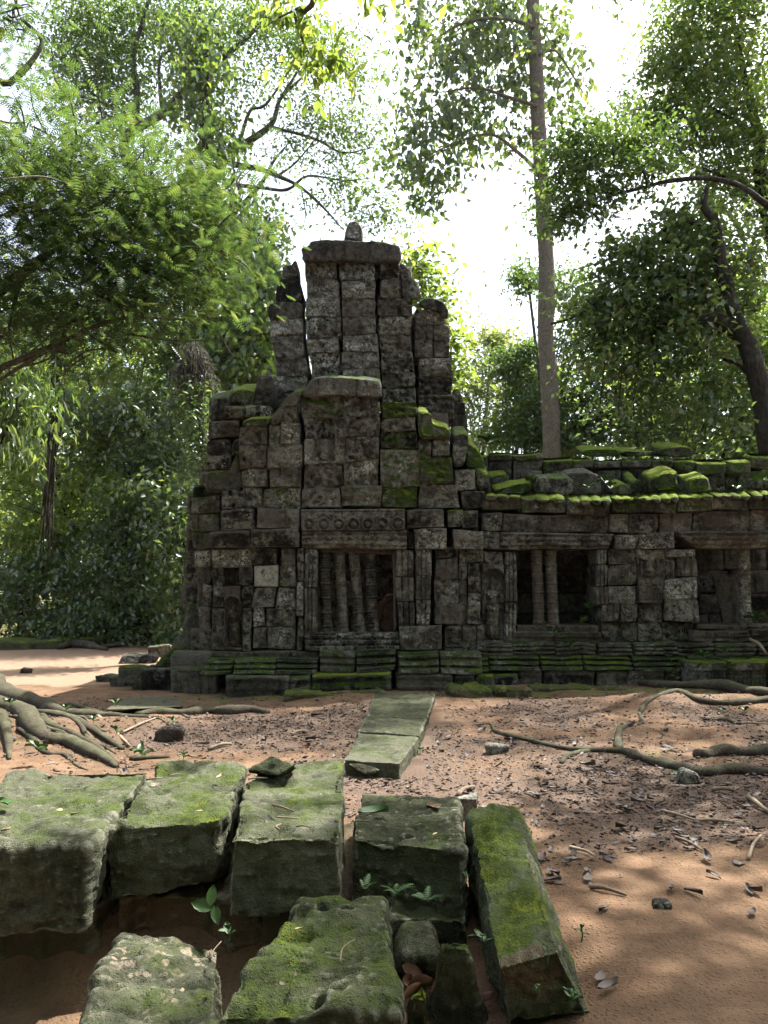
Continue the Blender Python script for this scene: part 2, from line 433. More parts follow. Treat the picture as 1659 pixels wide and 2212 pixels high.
def quad_block(parent, name, q, R, y0, depth=0.55, moss=0.1, lich=0.35, brown=0.2, relief=None, mat=None,
               nx=None, nz=None, bev=0.016, low=0.022, fine=0.006, seed=None, gap=0.7, carve=0.0, label=None, ybot=None, rk=1.5, chip=.4, gapx=1.4):
    """one dressed stone: a front given by its corners (TL, TR, BR, BL), running back from y0"""
    if len(q) == 4 and not hasattr(q[0], '__len__'):
        x0, a0, x1, a1 = q; q = ((x0, a0), (x1, a0), (x1, a1), (x0, a1))
    q = np.array(q, dtype=float); cen = q.mean(0)
    d = cen - q; q = q + np.sign(d) * np.array((gap * gapx, gap * .25))
    seed = seed if seed is not None else rnd.randrange(9999)
    P = [atY(*R(*c), y0) for c in q]
    if ybot is not None: P[2][2] = ybot; P[3][2] = ybot
    w = abs(P[1][0] - P[0][0]); h = abs(P[0][2] - P[3][2])
    st = .03 if carve else .05
    nx = nx or int(np.clip(w / st, 6, 26)); nz = nz or int(np.clip(h / st, 6, 22))
    def lines(n, L):
        e = min(bev / max(L, 1e-3), 0.2)
        return np.concatenate([[0, e * 0.35, e], np.linspace(e, 1 - e, n)[1:-1], [1 - e, 1 - e * 0.35, 1]])
    s = lines(nx, w); t = lines(nz, h)
    S, T = np.meshgrid(s, t)
    P = np.array(P)
    def bil(a): return ((1 - S) * (1 - T) * a[0] + S * (1 - T) * a[1] + S * T * a[2] + (1 - S) * T * a[3])
    X, Z = bil(P[:, 0]), bil(P[:, 2]); Y = np.full_like(X, y0)
    ex = np.minimum(S, 1 - S) * w; ez = np.minimum(T, 1 - T) * h
    k = 1 - np.clip(np.minimum(ex, ez * 1.9) / bev, 0, 1)
    k2 = (1 - np.clip(ex / bev, 0, 1)) * (1 - np.clip(ez / bev, 0, 1))
    Y = Y + bev * (1 - np.sqrt(np.clip(1 - k * k, 0, 1))) + k2 * bev * 0.6
    if relief is not None: Y = Y - relief(S, T, w, h) * (1 - k ** 2 * 0.6) * rk
    rg_ = random.Random(seed)
    for sc_, tc_ in ((0, 0), (1, 0), (0, 1), (1, 1)):           # knocked-off corners
        if rg_.random() < chip:
            dd = rg_.uniform(.05, .13); dist = np.abs(S - sc_) * w * rg_.uniform(.6, 1.4) + np.abs(T - tc_) * h
            Y = Y + np.clip(dd - dist, 0, None) * rg_.uniform(.5, 1.1)
    nr, nc = S.shape
    fr = np.stack([X, Y, Z], -1).reshape(-1, 3)
    idx = np.arange(nr * nc).reshape(nr, nc)
    loop = np.concatenate([idx[0, :-1], idx[:-1, -1], idx[-1, :0:-1], idx[:0:-1, 0]])
    rings = [fr]
    for f in (0.25, 0.6, 1.0):
        r = fr[loop].copy(); r[:, 1] = np.maximum(r[:, 1], y0) + depth * f * 0.98
        rings.append(r)
    V = np.concatenate(rings)
    N = V * 1.0
    V = V + np.stack([fbm(N, 1.7, 2, seed), fbm(N, 1.9, 2, seed + 3), fbm(N, 1.8, 2, seed + 5)], 1) * low
    V[:, 1] += fbm(N, 8.0, 3, seed + 9) * fine
    if carve:
        c = fbm(N * np.array((1, 0.3, 1)), 9.5, 2, seed + 31)
        m = np.zeros(len(V)); m[:nr * nc] = (1 - k.ravel())
        V[:, 1] += (np.abs(c) * 2.4 - 0.6) * carve * 1.6 * m
    Fq = np.stack([idx[:-1, :-1], idx[1:, :-1], idx[1:, 1:], idx[:-1, 1:]], -1).reshape(-1, 4)
    L = len(loop); base = nr * nc; prev = loop; side = []
    for i in range(3):
        cur = base + i * L + np.arange(L)
        side.append(np.stack([prev, np.roll(prev, -1), np.roll(cur, -1), cur], 1)); prev = cur
    Fq = np.concatenate([Fq] + side)
    o = centred(name, V, Fq, mat or M_TEMPLE, parent)
    colour(o, moss, lich, brown)
    if label: o['label'] = label
    return o

def poly_block(parent, name, pts, R, y0, depth=0.55, moss=0.6, lich=0.2, brown=0.1, bev=0.04, low=0.02, fine=0.008,
               mat=None, seed=None, lean=0.0, label=None):
    """a broken or shaped stone with a free outline"""
    seed = seed if seed is not None else rnd.randrange(9999)
    P = np.array([atY(*R(*c), y0) for c in pts])[:, (0, 2)]
    for _ in range(2):                                         # soften corners
        Q = np.roll(P, -1, 0); P = np.stack([P * 0.85 + Q * 0.15, P * 0.15 + Q * 0.85], 1).reshape(-1, 2)
    Q = np.roll(P, -1, 0); ln = np.linalg.norm(Q - P, axis=1); cum = np.concatenate([[0], np.cumsum(ln)])
    M = int(np.clip(cum[-1] / 0.05, 28, 90)); tt = np.linspace(0, cum[-1], M, endpoint=False)
    PP = np.vstack([P, P[:1]])
    B = np.stack([np.interp(tt, cum, PP[:, i]) for i in (0, 1)], 1)
    c = B.mean(0); R_ = np.linalg.norm(B - c, axis=1).mean()
    rings = []
    def ring(r, y): rings.append(np.stack([c[0] + (B[:, 0] - c[0]) * r, np.full(M, y), c[1] + (B[:, 1] - c[1]) * r], 1))
    b = min(bev / R_, 0.3)
    for r, y in ((0.12, 0), (0.35, 0), (0.6, 0), (0.8, 0), (1 - b, 0.0), (1 - b * 0.4, bev * 0.2), (1 - b * 0.1, bev * 0.55), (1, bev)):
        ring(r, y0 + y)
    for f in (0.3, 0.65, 1.0):
        ring(1 - 0.02 * f, y0 + bev + depth * f)
        rings[-1][:, 2] += lean * f
    V = np.concatenate(rings); N = V.copy()
    V = V + np.stack([fbm(N, 2.2, 3, seed), fbm(N, 2.4, 3, seed + 3), fbm(N, 2.3, 3, seed + 5)], 1) * low
    V[:, 1] += fbm(N, 9.0, 3, seed + 9) * fine; V[:, 2] += fbm(N, 8.0, 3, seed + 19) * fine
    V = np.vstack([V, [[c[0], y0, c[1]]]]); ce = len(V) - 1
    Fc = [(ce, (j + 1) % M, j) for j in range(M)]
    for i in range(len(rings) - 1):
        for j in range(M):
            j2 = (j + 1) % M
            Fc.append((i * M + j, i * M + j2, (i + 1) * M + j2, (i + 1) * M + j))
    Fc.append(tuple(range((len(rings) - 1) * M, len(rings) * M)))
    Fc = [tuple(reversed(f)) for f in Fc]
    o = centred(name, V, Fc, mat or M_TEMPLE, parent)
    colour(o, moss, lich, brown)
    if label: o['label'] = label
    return o

_cube = {}
def cube_grid(n):
    if n in _cube: return _cube[n]
    a = np.linspace(-1, 1, n + 1); A, B = np.meshgrid(a, a, indexing='ij'); o = np.ones_like(A)
    fs = [(o, A, B), (-o, B, A), (B, o, A), (A, -o, B), (A, B, o), (B, A, -o)]
    V = []; Fc = []; k = 0
    for f in fs:
        V.append(np.stack(f, -1).reshape(-1, 3)); idx = np.arange((n + 1) ** 2).reshape(n + 1, n + 1) + k
        Fc.append(np.stack([idx[:-1, :-1], idx[1:, :-1], idx[1:, 1:], idx[:-1, 1:]], -1).reshape(-1, 4)); k += (n + 1) ** 2
    V = np.concatenate(V); Fc = np.concatenate(Fc)
    key = np.round(V * 1e5).astype(np.int64)
    u, first, inv = np.unique(key, axis=0, return_index=True, return_inverse=True)
    _cube[n] = (V[first], inv.ravel()[Fc])
    return _cube[n]
def vnormals(V, Fq):
    a, b, c = V[Fq[:, 0]], V[Fq[:, 1]], V[Fq[:, 2]]
    n = np.cross(b - a, c - a); N = np.zeros_like(V)
    for i in range(Fq.shape[1]): np.add.at(N, Fq[:, i], n)
    return N / (np.linalg.norm(N, axis=1)[:, None] + 1e-9)
def hex_stone(name, C8, n=40, r=0.12, low=0.03, mid=0.012, fine=0.004, holes=(), mat=None, seed=0, parent=None,
              moss=0.4, lich=0.3, brown=0.1, lowscale=1.6, tool=0.0, stain=None):
    """a boulder from 8 corners: bottom BL BR TR TL (front-left, front-right, back-right, back-left), then top"""
    C8 = np.array(C8, dtype=float)
    V, Fq = cube_grid(n)
    lim = 1 - r
    q = np.clip(V, -lim, lim); d = V - q; dl = np.linalg.norm(d, axis=1)[:, None]
    c = np.where(dl > 1e-9, q + d / np.maximum(dl, 1e-9) * r, V)
    # faces centre points keep their plane
    x, y, z = [(c[:, i:i + 1] + 1) / 2 for i in range(3)]
    P = ((1 - z) * ((1 - y) * ((1 - x) * C8[0] + x * C8[1]) + y * (x * C8[2] + (1 - x) * C8[3])) +
         z * ((1 - y) * ((1 - x) * C8[4] + x * C8[5]) + y * (x * C8[6] + (1 - x) * C8[7])))
    N = vnormals(P, Fq)
    S = P * 1.0
    P = P + N * (fbm(S, lowscale, 3, seed) * low)[:, None]
    P = P + N * (fbm(S, 7.0, 3, seed + 40) * mid + fbm(S, 26.0, 2, seed + 80) * fine * 1.7 - np.clip(fbm(S, 13.0, 2, seed + 90) - .45, 0, 1) * fine * 8)[:, None]
    if tool: P = P - N * (np.clip(fbm(S * np.array((1, 3.2, 1)), 6, 3, seed + 60) - 0.25, 0, 1) * tool)[:, None]
    if stain is not None: stv = stain(P)
    for (hp, hr, hd) in holes:
        hp = np.array(hp); dd = np.linalg.norm(P - hp, axis=1)
        P = P - N * (hd * np.exp(-(dd / hr) ** 4))[:, None]
    o = centred(name, P, Fq, mat or M_ROCK, parent)
    if stain is not None:
        a = o.data.attributes.new('stain', 'FLOAT', 'POINT'); a.data.foreach_set('value', np.clip(stv, 0, 1).astype(np.float32))
    colour(o, moss, lich, brown)
    return o
def box8(x0, x1, y0, y1, z0, z1):
    return [(x0, y0, z0), (x1, y0, z0), (x1, y1, z0), (x0, y1, z0), (x0, y0, z1), (x1, y0, z1), (x1, y1, z1), (x0, y1, z1)]

# ------------------------------------------------------------------ ground
def gheight(x, y, fine=True):
    p = np.stack([x, y, np.zeros_like(x)], -1).reshape(-1, 3)
    near = np.exp(-((x / 14) ** 2 + ((y - 8) / 12) ** 2)).ravel()
    h = 0.05 * fbm(p, 0.35, 3, 5) + 0.018 * fbm(p, 2.1, 3, 11) * near
    if fine: h = h + 0.006 * fbm(p, 9.0, 2, 21) * near
    X, Y = x.ravel(), y.ravel()
    def bump(cx, cy, rx, ry): return np.exp(-(((X - cx) / rx) ** 2 + ((Y - cy) / ry) ** 2))
    h = h * (1 - 0.6 * bump(0, 3, 3, 1.6))
    h -= 0.30 * smooth01((-0.25 - X) / 0.5) * smooth01((4.3 - Y) / 0.5)           # hollow in front of the blocks, left
    h -= 0.16 * bump(0.35, 3.5, 0.55, 0.55)
    h += 0.16 * bump(-4.7, 9.1, 1.3, 0.8) + 0.10 * bump(-2.6, 9.6, 1.3, 0.45)       # earth held by the roots
    h += 0.10 * bump(4.6, 9.2, 1.6, 0.35) + 0.12 * bump(4.6, 11.6, 1.8, 0.5)
    h += 0.10 * smooth01((Y - 11.9) / 0.35) * smooth01((X - 0.9) / 0.4)           # soil banked against the gallery
    h += 0.04 * smooth01((Y - 14.5) / 3)
    h += 1.6 * smooth01((Y - 26) / 40)                                             # the forest floor rises
    return h.reshape(x.shape)
def gz(x, y): return float(gheight(np.array([float(x)]), np.array([float(y)]), True)[0])
def litter(x, y):
    p = np.stack([x, y, np.zeros_like(x)], -1).reshape(-1, 3)
    X, Y = x.ravel(), y.ravel()
    band = smooth01((Y - 4.6) / 0.6) * smooth01((12.9 - Y) / 0.8)
    m = 0.36 + 0.6 * np.exp(-(((X - 1.6 - 0.0 * Y) / 1.9) ** 2 + ((Y - 6.9) / 2.4) ** 2)) + 0.4 * np.exp(-(((X + 1.5) / 2.2) ** 2 + ((Y - 9.4) / 1.6) ** 2)) + 0.3 * np.exp(-(((X - 3.5) / 4) ** 2 + ((Y - 10.5) / 1.3) ** 2))
    r = m * band + 0.30 * fbm(p, 0.9, 3, 77)
    r = r - 0.5 * np.exp(-(((X - 3.0) / 1.3) ** 2 + ((Y - 4.2) / 1.0) ** 2))
    r = np.maximum(r, 0.8 * smooth01((Y - 21.5) / 1.5))
    return np.clip(r, 0, 1).reshape(x.shape)
def build_ground():
    def axis(lo, hi, step, far0, far1):
        a = list(np.arange(lo, hi, step)); d = step; x = lo
        L = []
        while x > far0: d *= 1.35; x -= d; L.append(x)
        d = step; x = a[-1]; Rr = []
        while x < far1: d *= 1.35; x += d; Rr.append(x)
        return np.array(L[::-1] + a + Rr)
    xs = axis(-7.5, 8.5, 0.06, -400, 400); ys = axis(1.6, 13.4, 0.05, -60, 600)
    X, Y = np.meshgrid(xs, ys)
    Zh = gheight(X, Y)
    V = np.stack([X, Y, Zh], -1).reshape(-1, 3)
    idx = np.arange(X.size).reshape(X.shape)
    Fq = np.stack([idx[:-1, :-1], idx[:-1, 1:], idx[1:, 1:], idx[1:, :-1]], -1).reshape(-1, 4)
    me = mesh_of('ground', V, Fq)
    a = me.attributes.new('litter', 'FLOAT', 'POINT'); a.data.foreach_set('value', litter(X, Y).ravel().astype(np.float32))
    Xr, Yr = X.ravel(), Y.ravel()
    ms = 0.75 * np.exp(-((Yr - 12.15) / 0.35) ** 2) * (Xr > -3.5) + 0.6 * np.exp(-(((Xr - 2.6) / 0.8) ** 2 + ((Yr - 8.0) / 0.4) ** 2)) \
        + 0.5 * np.exp(-(((Xr + 4.4) / 1.6) ** 2 + ((Yr - 8.6) / 1.2) ** 2)) + 0.45 * np.exp(-(((Xr - 3.6) / 0.5) ** 2 + ((Yr - 5.4) / 0.3) ** 2)) \
        + 0.7 * smooth01((Yr - 21.8) / 1.2) + 0.4 * np.exp(-(((Xr - 0.1) / 0.5) ** 2 + ((Yr - 6.4) / 0.7) ** 2))
    a = me.attributes.new('mossy', 'FLOAT', 'POINT'); a.data.foreach_set('value', ms.astype(np.float32))
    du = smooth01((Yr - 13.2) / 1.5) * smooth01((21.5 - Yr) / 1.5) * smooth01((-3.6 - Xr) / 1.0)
    a = me.attributes.new('pale_earth', 'FLOAT', 'POINT'); a.data.foreach_set('value', du.astype(np.float32))  # paler earth colour over the left clearing
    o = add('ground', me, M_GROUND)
    setp(o, 'red earth clearing with gravel and leaf litter', None, None, 'structure')
build_ground()

# ------------------------------------------------------------------ relief functions (metres towards the viewer)
def prof(*pts):
    ts = [p[0] for p in pts]; ds = [p[1] for p in pts]
    return lambda S, T, w, h: np.interp(T, ts, ds)
MOULD_CORNICE = prof((0, .06), (.12, .06), (.13, .03), (.2, .03), (.22, .055), (.34, .045), (.36, .015), (.55, .015), (.57, .035), (.68, .03), (.7, .0), (1, 0))
MOULD_CAP = prof((0, .03), (.18, .05), (.2, .015), (.4, .02), (.42, .045), (.55, .045), (.57, .01), (.8, .0), (1, .03))
MOULD_LINTEL = prof((0, .02), (.15, .045), (.17, .01), (.3, .01), (.32, .035), (.45, .035), (.47, .012), (.62, .012), (.64, .028), (.78, .028), (.8, .0), (1, 0))
MOULD_SILL = prof((0, .0), (.12, .0), (.14, .035), (.3, .035), (.32, .01), (.42, .01), (.44, .05), (.62, .05), (.64, .02), (.76, .02), (.78, .07), (1, .07))
MOULD_BASE = prof((0, .0), (.1, .0), (.12, .05), (.24, .06), (.26, .02), (.4, .02), (.42, .08), (.6, .10), (.62, .05), (.72, .05), (.75, .13), (1, .15))
MOULD_PLINTH = prof((0, .05), (.2, .06), (.23, .02), (.45, .015), (.48, .045), (.62, .045), (.66, .0), (1, .01))
def flutes(n, d=0.022):
    def f(S, T, w, h):
        x = S * n; k = np.abs((x % 1) - 0.5) * 2
        return d * smooth01((0.85 - k) / 0.3) * (0.55 + 0.45 * (np.floor(x) % 2 == 0))
    return f
def lotus(n):
    """row of rounded tile ends under a sloping top"""
    def f(S, T, w, h):
        x = (S * n) % 1 - 0.5
        cell = np.floor(S * n + 1e-6); wear = 0.35 + 0.65 * np.abs(np.sin(cell * 12.9898 + n * 4.1 + w * 78.233))
        scal = np.sqrt(np.clip(1 - (x / 0.52) ** 2, 0, 1)) * wear
        edge = 0.36 + 0.30 * scal
        lip = smooth01((edge - T) / 0.06)
        slope = -0.26 * (1 - smooth01(T / 0.42))
        return lip * (0.04 + 0.13 * scal) + slope
    return f
def frieze(n):
    def f(S, T, w, h):
        z = 0.012 * smooth01((0.12 - T) / 0.02) + 0.0
        x = S * n; cx = (x % 1 - 0.5) * w / n; cz = (T - 0.72) * h
        r = np.sqrt(cx ** 2 + cz ** 2); R0 = 0.42 * w / n
        ringm = np.exp(-((r - R0) / (0.10 * R0 + .004)) ** 2) * 0.030 + np.exp(-(r / (0.45 * R0)) ** 4) * 0.032 - 0.018 * np.exp(-((r - R0 * 0.68) / (0.14 * R0)) ** 2)
        z = z + ringm * (r < 1.3 * R0)
        a = np.abs(np.sin(S * n * 3.0 * np.pi + (T - 0.35) * 5.0)) ; z = z + 0.018 * a * smooth01((0.45 - T) / 0.08) * smooth01((T - 0.14) / 0.05)
        z = z + 0.02 * smooth01((T - 0.955) / 0.02)
        return z
    return f
def scroll_panel(S, T, w, h):
    x = (S - 0.5) * w; z = T * h
    k = 0.14
    zz = (z % k) - k / 2
    sgn = np.where((np.floor(z / k) % 2) == 0, 1, -1)
    cx = x - sgn * 0.012
    r = np.sqrt(cx ** 2 + zz ** 2); th = np.arctan2(zz, cx * sgn)
    sp_ = np.cos(r * 130 - th)
    return 0.016 * smooth01(sp_ * 0.8 + 0.3) * (np.abs(x) < w * 0.42) + 0.014 * (np.abs(x) > w * 0.44)
def slice_of(f, t0, t1, hf):
    """the share of a taller carving that falls on one stone"""
    return lambda S, T, w, h: f(S, t0 + (t1 - t0) * T, w, hf)
def capsule(X, Z, a, b, ra, rb, k=1.0):
    ax, az = a; bx, bz = b
    dx, dz = bx - ax, bz - az
    t = np.clip(((X - ax) * dx + (Z - az) * dz) / (dx * dx + dz * dz + 1e-9), 0, 1)
    d = np.sqrt((X - ax - t * dx) ** 2 + (Z - az - t * dz) ** 2); r = ra + (rb - ra) * t
    return k * np.sqrt(np.clip(r * r - d * d, 0, None))
def devata(H=0.86, headless=False, crop=1.0, legs=True):
    """standing carved figure in a niche; local x right, z up, feet at 0"""
    def f(S, T, w, h):
        X = (S - 0.5) * w; Z = (1 - T) * h - 0.06
        u = H
        body = np.zeros_like(X)
        def c(a, b, ra, rb, k=0.8):
            nonlocal body
            body = np.maximum(body, capsule(X, Z, (a[0] * u, a[1] * u), (b[0] * u, b[1] * u), ra * u, rb * u, k))
        if legs:
            c((-.045, .10), (-.04, .46), .062, .075, 1.0); c((.05, .10), (.04, .46), .062, .075, 1.0)
            c((0, .10), (0, .46), .06, .05, .8)
            c((-.10, .105), (.10, .105), .022, .022, 1.6)
            c((-.05, .045), (.02, .015), .02, .018, 1.6); c((.045, .045), (.115, .015), .02, .018, 1.6)
        c((0, .47), (0, .53), .10, .065, .9); c((0, .53), (0, .64), .062, .078, .95); c((-.065, .70), (.065, .70), .042, .042, 1.2)
        c((-.04, .655), (-.04, .655), .036, .036, 2.3); c((.04, .655), (.04, .655), .036, .036, 2.3)
        c((-.115, .70), (-.15, .55), .026, .022, 1.5); c((-.15, .55), (-.155, .40), .022, .02, 1.5)
        c((.115, .70), (.145, .57), .026, .022, 1.5); c((.145, .57), (.16, .68), .022, .02, 1.5)
        if not headless:
            c((0, .73), (0, .79), .026, .026, 1.5); c((0, .80), (0, .85), .046, .044, 1.4)
            c((-.03, .885), (.03, .885), .022, .022, 2.4); c((0, .90), (0, .99), .045, .006, 1.3)
        c((-.085, .475), (.085, .475), .018, .018, 3.2)
        nz_ = Z / u
        arch = ((np.abs(X) / u < 0.225) & (nz_ < 0.78)) | (((X / u) ** 2 / 0.225 ** 2 + ((nz_ - 0.78) / 0.30) ** 2) < 1)
        rim = np.abs(np.sqrt((X / u / 0.235) ** 2 + (np.clip(nz_ - 0.78, 0, None) / 0.31) ** 2) - 1) < 0.12
        z = np.where(arch, -0.13, 0.0) + np.where(rim & (nz_ > 0.1), 0.03, 0.0)
        z = np.where(nz_ < -0.012, 0.02, z)
        return np.maximum(z, np.where(body > 0.002, body * 1.3 - 0.12, -1.0))
    return f
# ------------------------------------------------------------------ the tower
tower = empty('temple_tower', (atY(829, 1480, 13.4)[0], 13.4, 0))
setp(tower, 'tall ruined sandstone tower with cracked stepped pediments and barred window, furred with moss', 'tower')
TW = tower
def qb(q, R=RA, y=13.0, **k): return quad_block(TW, 'stone_block', q, R, y + rnd.uniform(-.02, .02), **k)
def pb(pts, R=RA, y=13.0, **k): return poly_block(TW, 'stone_block', pts, R, y, **k)

# -- upper storey, five leaning stacks of stones (y about 14.4)
Y1 = 14.35
pb([(558, 310), (580, 322), (604, 318), (612, 297), (628, 298), (634, 378), (556, 380)], y=Y1, bev=.02, low=.012, moss=.25, depth=.5)
pb([(549, 381), (634, 379), (657, 440), (646, 496), (524, 501), (530, 430)], y=Y1, moss=.3, lich=.3, depth=.7)
pb([(490, 516), (525, 502), (655, 500), (660, 580), (486, 585)], y=Y1, moss=.3, lich=.4, depth=.8)
U1 = [((490, 586), (656, 583), (660, 662), (497, 668)), ((497, 669), (661, 663), (669, 771), (514, 776)),
      ((519, 778), (676, 772), (690, 861), (525, 862)), ((510, 866), (682, 863), (684, 941), (512, 946)), ((502, 948), (640, 944), (640, 1040), (502, 1040))]
for q in U1: qb(q, gapx=3.2, y=Y1, lich=.62, depth=.85, moss=.12, carve=.018)
U2 = [((667, 304), (826, 300), (829, 386), (670, 387)), ((672, 388), (833, 386), (836, 485), (675, 486)), ((675, 487), (838, 486), (841, 576), (671, 574)),
      ((668, 578), (846, 577), (849, 676), (675, 681)), ((676, 683), (840, 680), (840, 746), (681, 749)), ((688, 750), (843, 748), (842, 821), (699, 823)), ((698, 825), (852, 822), (852, 900), (698, 900))]
for q in U2: qb(q, gapx=3.2, y=Y1 - .05, lich=.66, depth=.9, moss=.1, carve=.022)
U3 = [((832, 296), (1011, 299), (1011, 396), (833, 393)), ((844, 396), (1013, 396), (1013, 486), (847, 481)), ((853, 481), (1016, 488), (1013, 573), (850, 573)),
      ((851, 575), (1016, 573), (1020, 656), (850, 662)), ((848, 664), (1027, 657), (1029, 746), (848, 747)), ((847, 748), (1031, 748), (1033, 826), (848, 823)), ((853, 828), (1033, 827), (1036, 900), (855, 900))]
for i, q in enumerate(U3): qb(q, gapx=3.2, y=Y1 - .12, lich=.6, depth=.9, moss=.1, carve=.022, brown=.35)
U4 = [((1035, 302), (1136, 301), (1131, 381), (1035, 383)), ((1037, 384), (1139, 382), (1139, 486), (1035, 483)), ((1028, 485), (1183, 489), (1191, 571), (1028, 571)),
      ((1030, 573), (1192, 575), (1192, 661), (1030, 662)), ((1034, 665), (1190, 663), (1192, 746), (1034, 749)), ((1039, 750), (1197, 748), (1206, 851), (1041, 851)),
      ((1043, 853), (1211, 851), (1212, 921), (1044, 926)), ((1043, 928), (1213, 923), (1214, 1000), (1043, 1000))]
for i, q in enumerate(U4): qb(q, gapx=3.2, y=Y1 - .04, lich=.62, depth=.9, moss=.12 if i < 6 else .4, carve=.022, brown=.3)
pb([(1132, 308), (1160, 318), (1190, 345), (1192, 384), (1222, 420), (1236, 440), (1236, 488), (1142, 487), (1140, 380)], y=Y1 + .05, moss=.4, lich=.2, depth=.8, lean=.32)
U5 = [((1209, 536), (1341, 546), (1346, 611), (1209, 613)), ((1208, 615), (1298, 616), (1297, 688), (1208, 686)), ((1299, 616), (1383, 612), (1379, 690), (1298, 689)),
      ((1208, 689), (1298, 690), (1300, 771), (1209, 771)), ((1300, 692), (1380, 692), (1376, 773), (1301, 772)), ((1229, 775), (1387, 778), (1389, 836), (1228, 841)),
      ((1229, 843), (1396, 838), (1396, 876), (1229, 862)), ((1228, 863), (1394, 878), (1391, 960), (1228, 957)), ((1227, 959), (1398, 962), (1397, 1080), (1227, 1060))]
for i, q in enumerate(U5): qb(q, gapx=3.2, y=Y1 + .03, lich=.5, depth=.9, moss=.15 + .2 * (i == 6), carve=.02, brown=.35, relief=MOULD_LINTEL if i in (6, 8) else None)
pb([(1235, 491), (1300, 481), (1355, 496), (1376, 540), (1371, 582), (1345, 578), (1318, 542), (1238, 532)], y=Y1 - .08, moss=.6, depth=.8, lich=.1, lean=.32)
# cap slab and finial stone
pb([(650, 232), (692, 226), (704, 199), (860, 195), (1040, 198), (1108, 219), (1140, 222), (1143, 300), (1010, 296), (830, 296), (665, 306), (650, 296)], y=Y1 - .25, depth=1.1, moss=.42, lich=.12, brown=.3, low=.03, bev=.06, lean=.32)
fin = pb([(858, 150), (866, 122), (886, 99), (918, 98), (938, 116), (945, 150), (947, 198), (856, 198)], y=Y1 + .1, depth=.42, moss=.3, lich=.3, bev=.09, low=.03, label='worn rounded stone crowning the tower')
fin.name = 'finial_stone'
# right shoulder behind
for q in [((1393, 932), (1425, 926), (1452, 994), (1398, 998))]: pb(q, y=14.6, moss=.45)
for q in [((1397, 1000), (1454, 998), (1457, 1050), (1398, 1052)), ((1395, 1053), (1466, 1051), (1472, 1150), (1395, 1150))]: qb(q, y=14.5, moss=.4, lich=.1)

# -- lower pediment, middle
pb([(650, 935), (672, 918), (698, 872), (770, 868), (900, 872), (1036, 881), (1042, 940), (1038, 968), (865, 961), (655, 967)], y=12.93, depth=.95, moss=.50, lich=.1, bev=.05, lean=.32)
PM = [((648, 967), (860, 963), (863, 1065), (655, 1066)), ((863, 963), (1031, 967), (1032, 1061), (864, 1063)), ((656, 1067), (861, 1066), (861, 1171), (666, 1173)),
      ((863, 1064), (1034, 1062), (1036, 1156), (863, 1165)), ((671, 1174), (861, 1172), (863, 1299), (664, 1301)), ((865, 1166), (1032, 1158), (1029, 1270), (865, 1290)),
      ((663, 1302), (847, 1299), (849, 1416), (660, 1419)), ((850, 1291), (1027, 1271), (1027, 1398), (851, 1407)), ((653, 1421), (841, 1418), (841, 1511), (651, 1515)), ((843, 1409), (1039, 1403), (1039, 1508), (843, 1511))]
for i, q in enumerate(PM):
    qb(q, y=13.03 - .05 * (i >= 8), depth=.7, lich=.55, moss=.14 + .42 * (i in (0, 9)), brown=.3, carve=.032 if i in (0, 1, 3, 5, 6, 7) else 0, relief=MOULD_CAP if i >= 8 else ({2: slice_of(devata(.74), 0, .45, .82), 4: slice_of(devata(.74), .45, 1, .82)}.get(i)), low=.024, **({'nx': 46, 'nz': 30, 'chip': 0, 'rk': .8} if i in (2, 4) else {}))
# -- lower pediment, left shoulder
pb([(490, 1100), (498, 1070), (530, 1030), (560, 985), (610, 940), (650, 938), (640, 985), (632, 1012), (548, 1010), (545, 1092)], y=12.98, depth=.9, moss=.75, lich=.05, bev=.04, lean=.32)
pb([(356, 1088), (372, 1078), (440, 1076), (489, 1072), (489, 1107), (356, 1114)], y=12.98, depth=.9, moss=.75, lich=.05, lean=.32)
PL = [((546, 1012), (631, 1015), (640, 1091), (546, 1093)), ((490, 1105), (545, 1096), (546, 1201), (490, 1202)), ((547, 1095), (641, 1096), (649, 1195), (548, 1200)),
      ((350, 1115), (479, 1112), (481, 1204), (342, 1202)), ((345, 1206), (476, 1205), (477, 1316), (350, 1320)), ((483, 1204), (652, 1197), (656, 1308), (485, 1322)),
      ((350, 1321), (480, 1318), (481, 1408), (354, 1413)), ((496, 1325), (651, 1311), (648, 1411), (497, 1412)),
      ((258, 1429), (371, 1420), (372, 1518), (260, 1519)), ((372, 1416), (459, 1413), (460, 1514), (373, 1518)), ((462, 1415), (644, 1412), (642, 1529), (462, 1511))]
for i, q in enumerate(PL): qb(q, y=13.08 - .04 * (i % 3), depth=.75, lich=.5, moss=.2 + (.45 if i in (10, 1) else 0), carve=.02, low=.024)
# -- left outer shoulder
pb([(428, 862), (508, 857), (508, 1006), (398, 1006), (402, 962), (424, 930)], y=13.55, depth=.9, moss=.35, lich=.1)
pb([(292, 962), (300, 940), (340, 928), (420, 930), (402, 1004), (360, 1011), (296, 1003)], y=13.5, depth=.9, moss=.95, lich=0, lean=.36)
pb([(192, 985), (205, 972), (288, 964), (291, 1006), (272, 1078), (192, 1090)], y=13.4, depth=.8, moss=.5, lich=.05, lean=.34)
SL = [((275, 1012), (361, 1016), (365, 1072), (262, 1077)), ((363, 1015), (500, 1012), (500, 1070), (366, 1071)), ((190, 1090), (258, 1081), (258, 1167), (188, 1176)),
      ((260, 1090), (346, 1095), (346, 1166), (260, 1166)), ((183, 1178), (258, 1170), (303, 1174), (303, 1260), (183, 1260)), ((303, 1168), (347, 1168), (347, 1246), (304, 1248)), ((183, 1262), (310, 1252), (309, 1327), (182, 1332))]
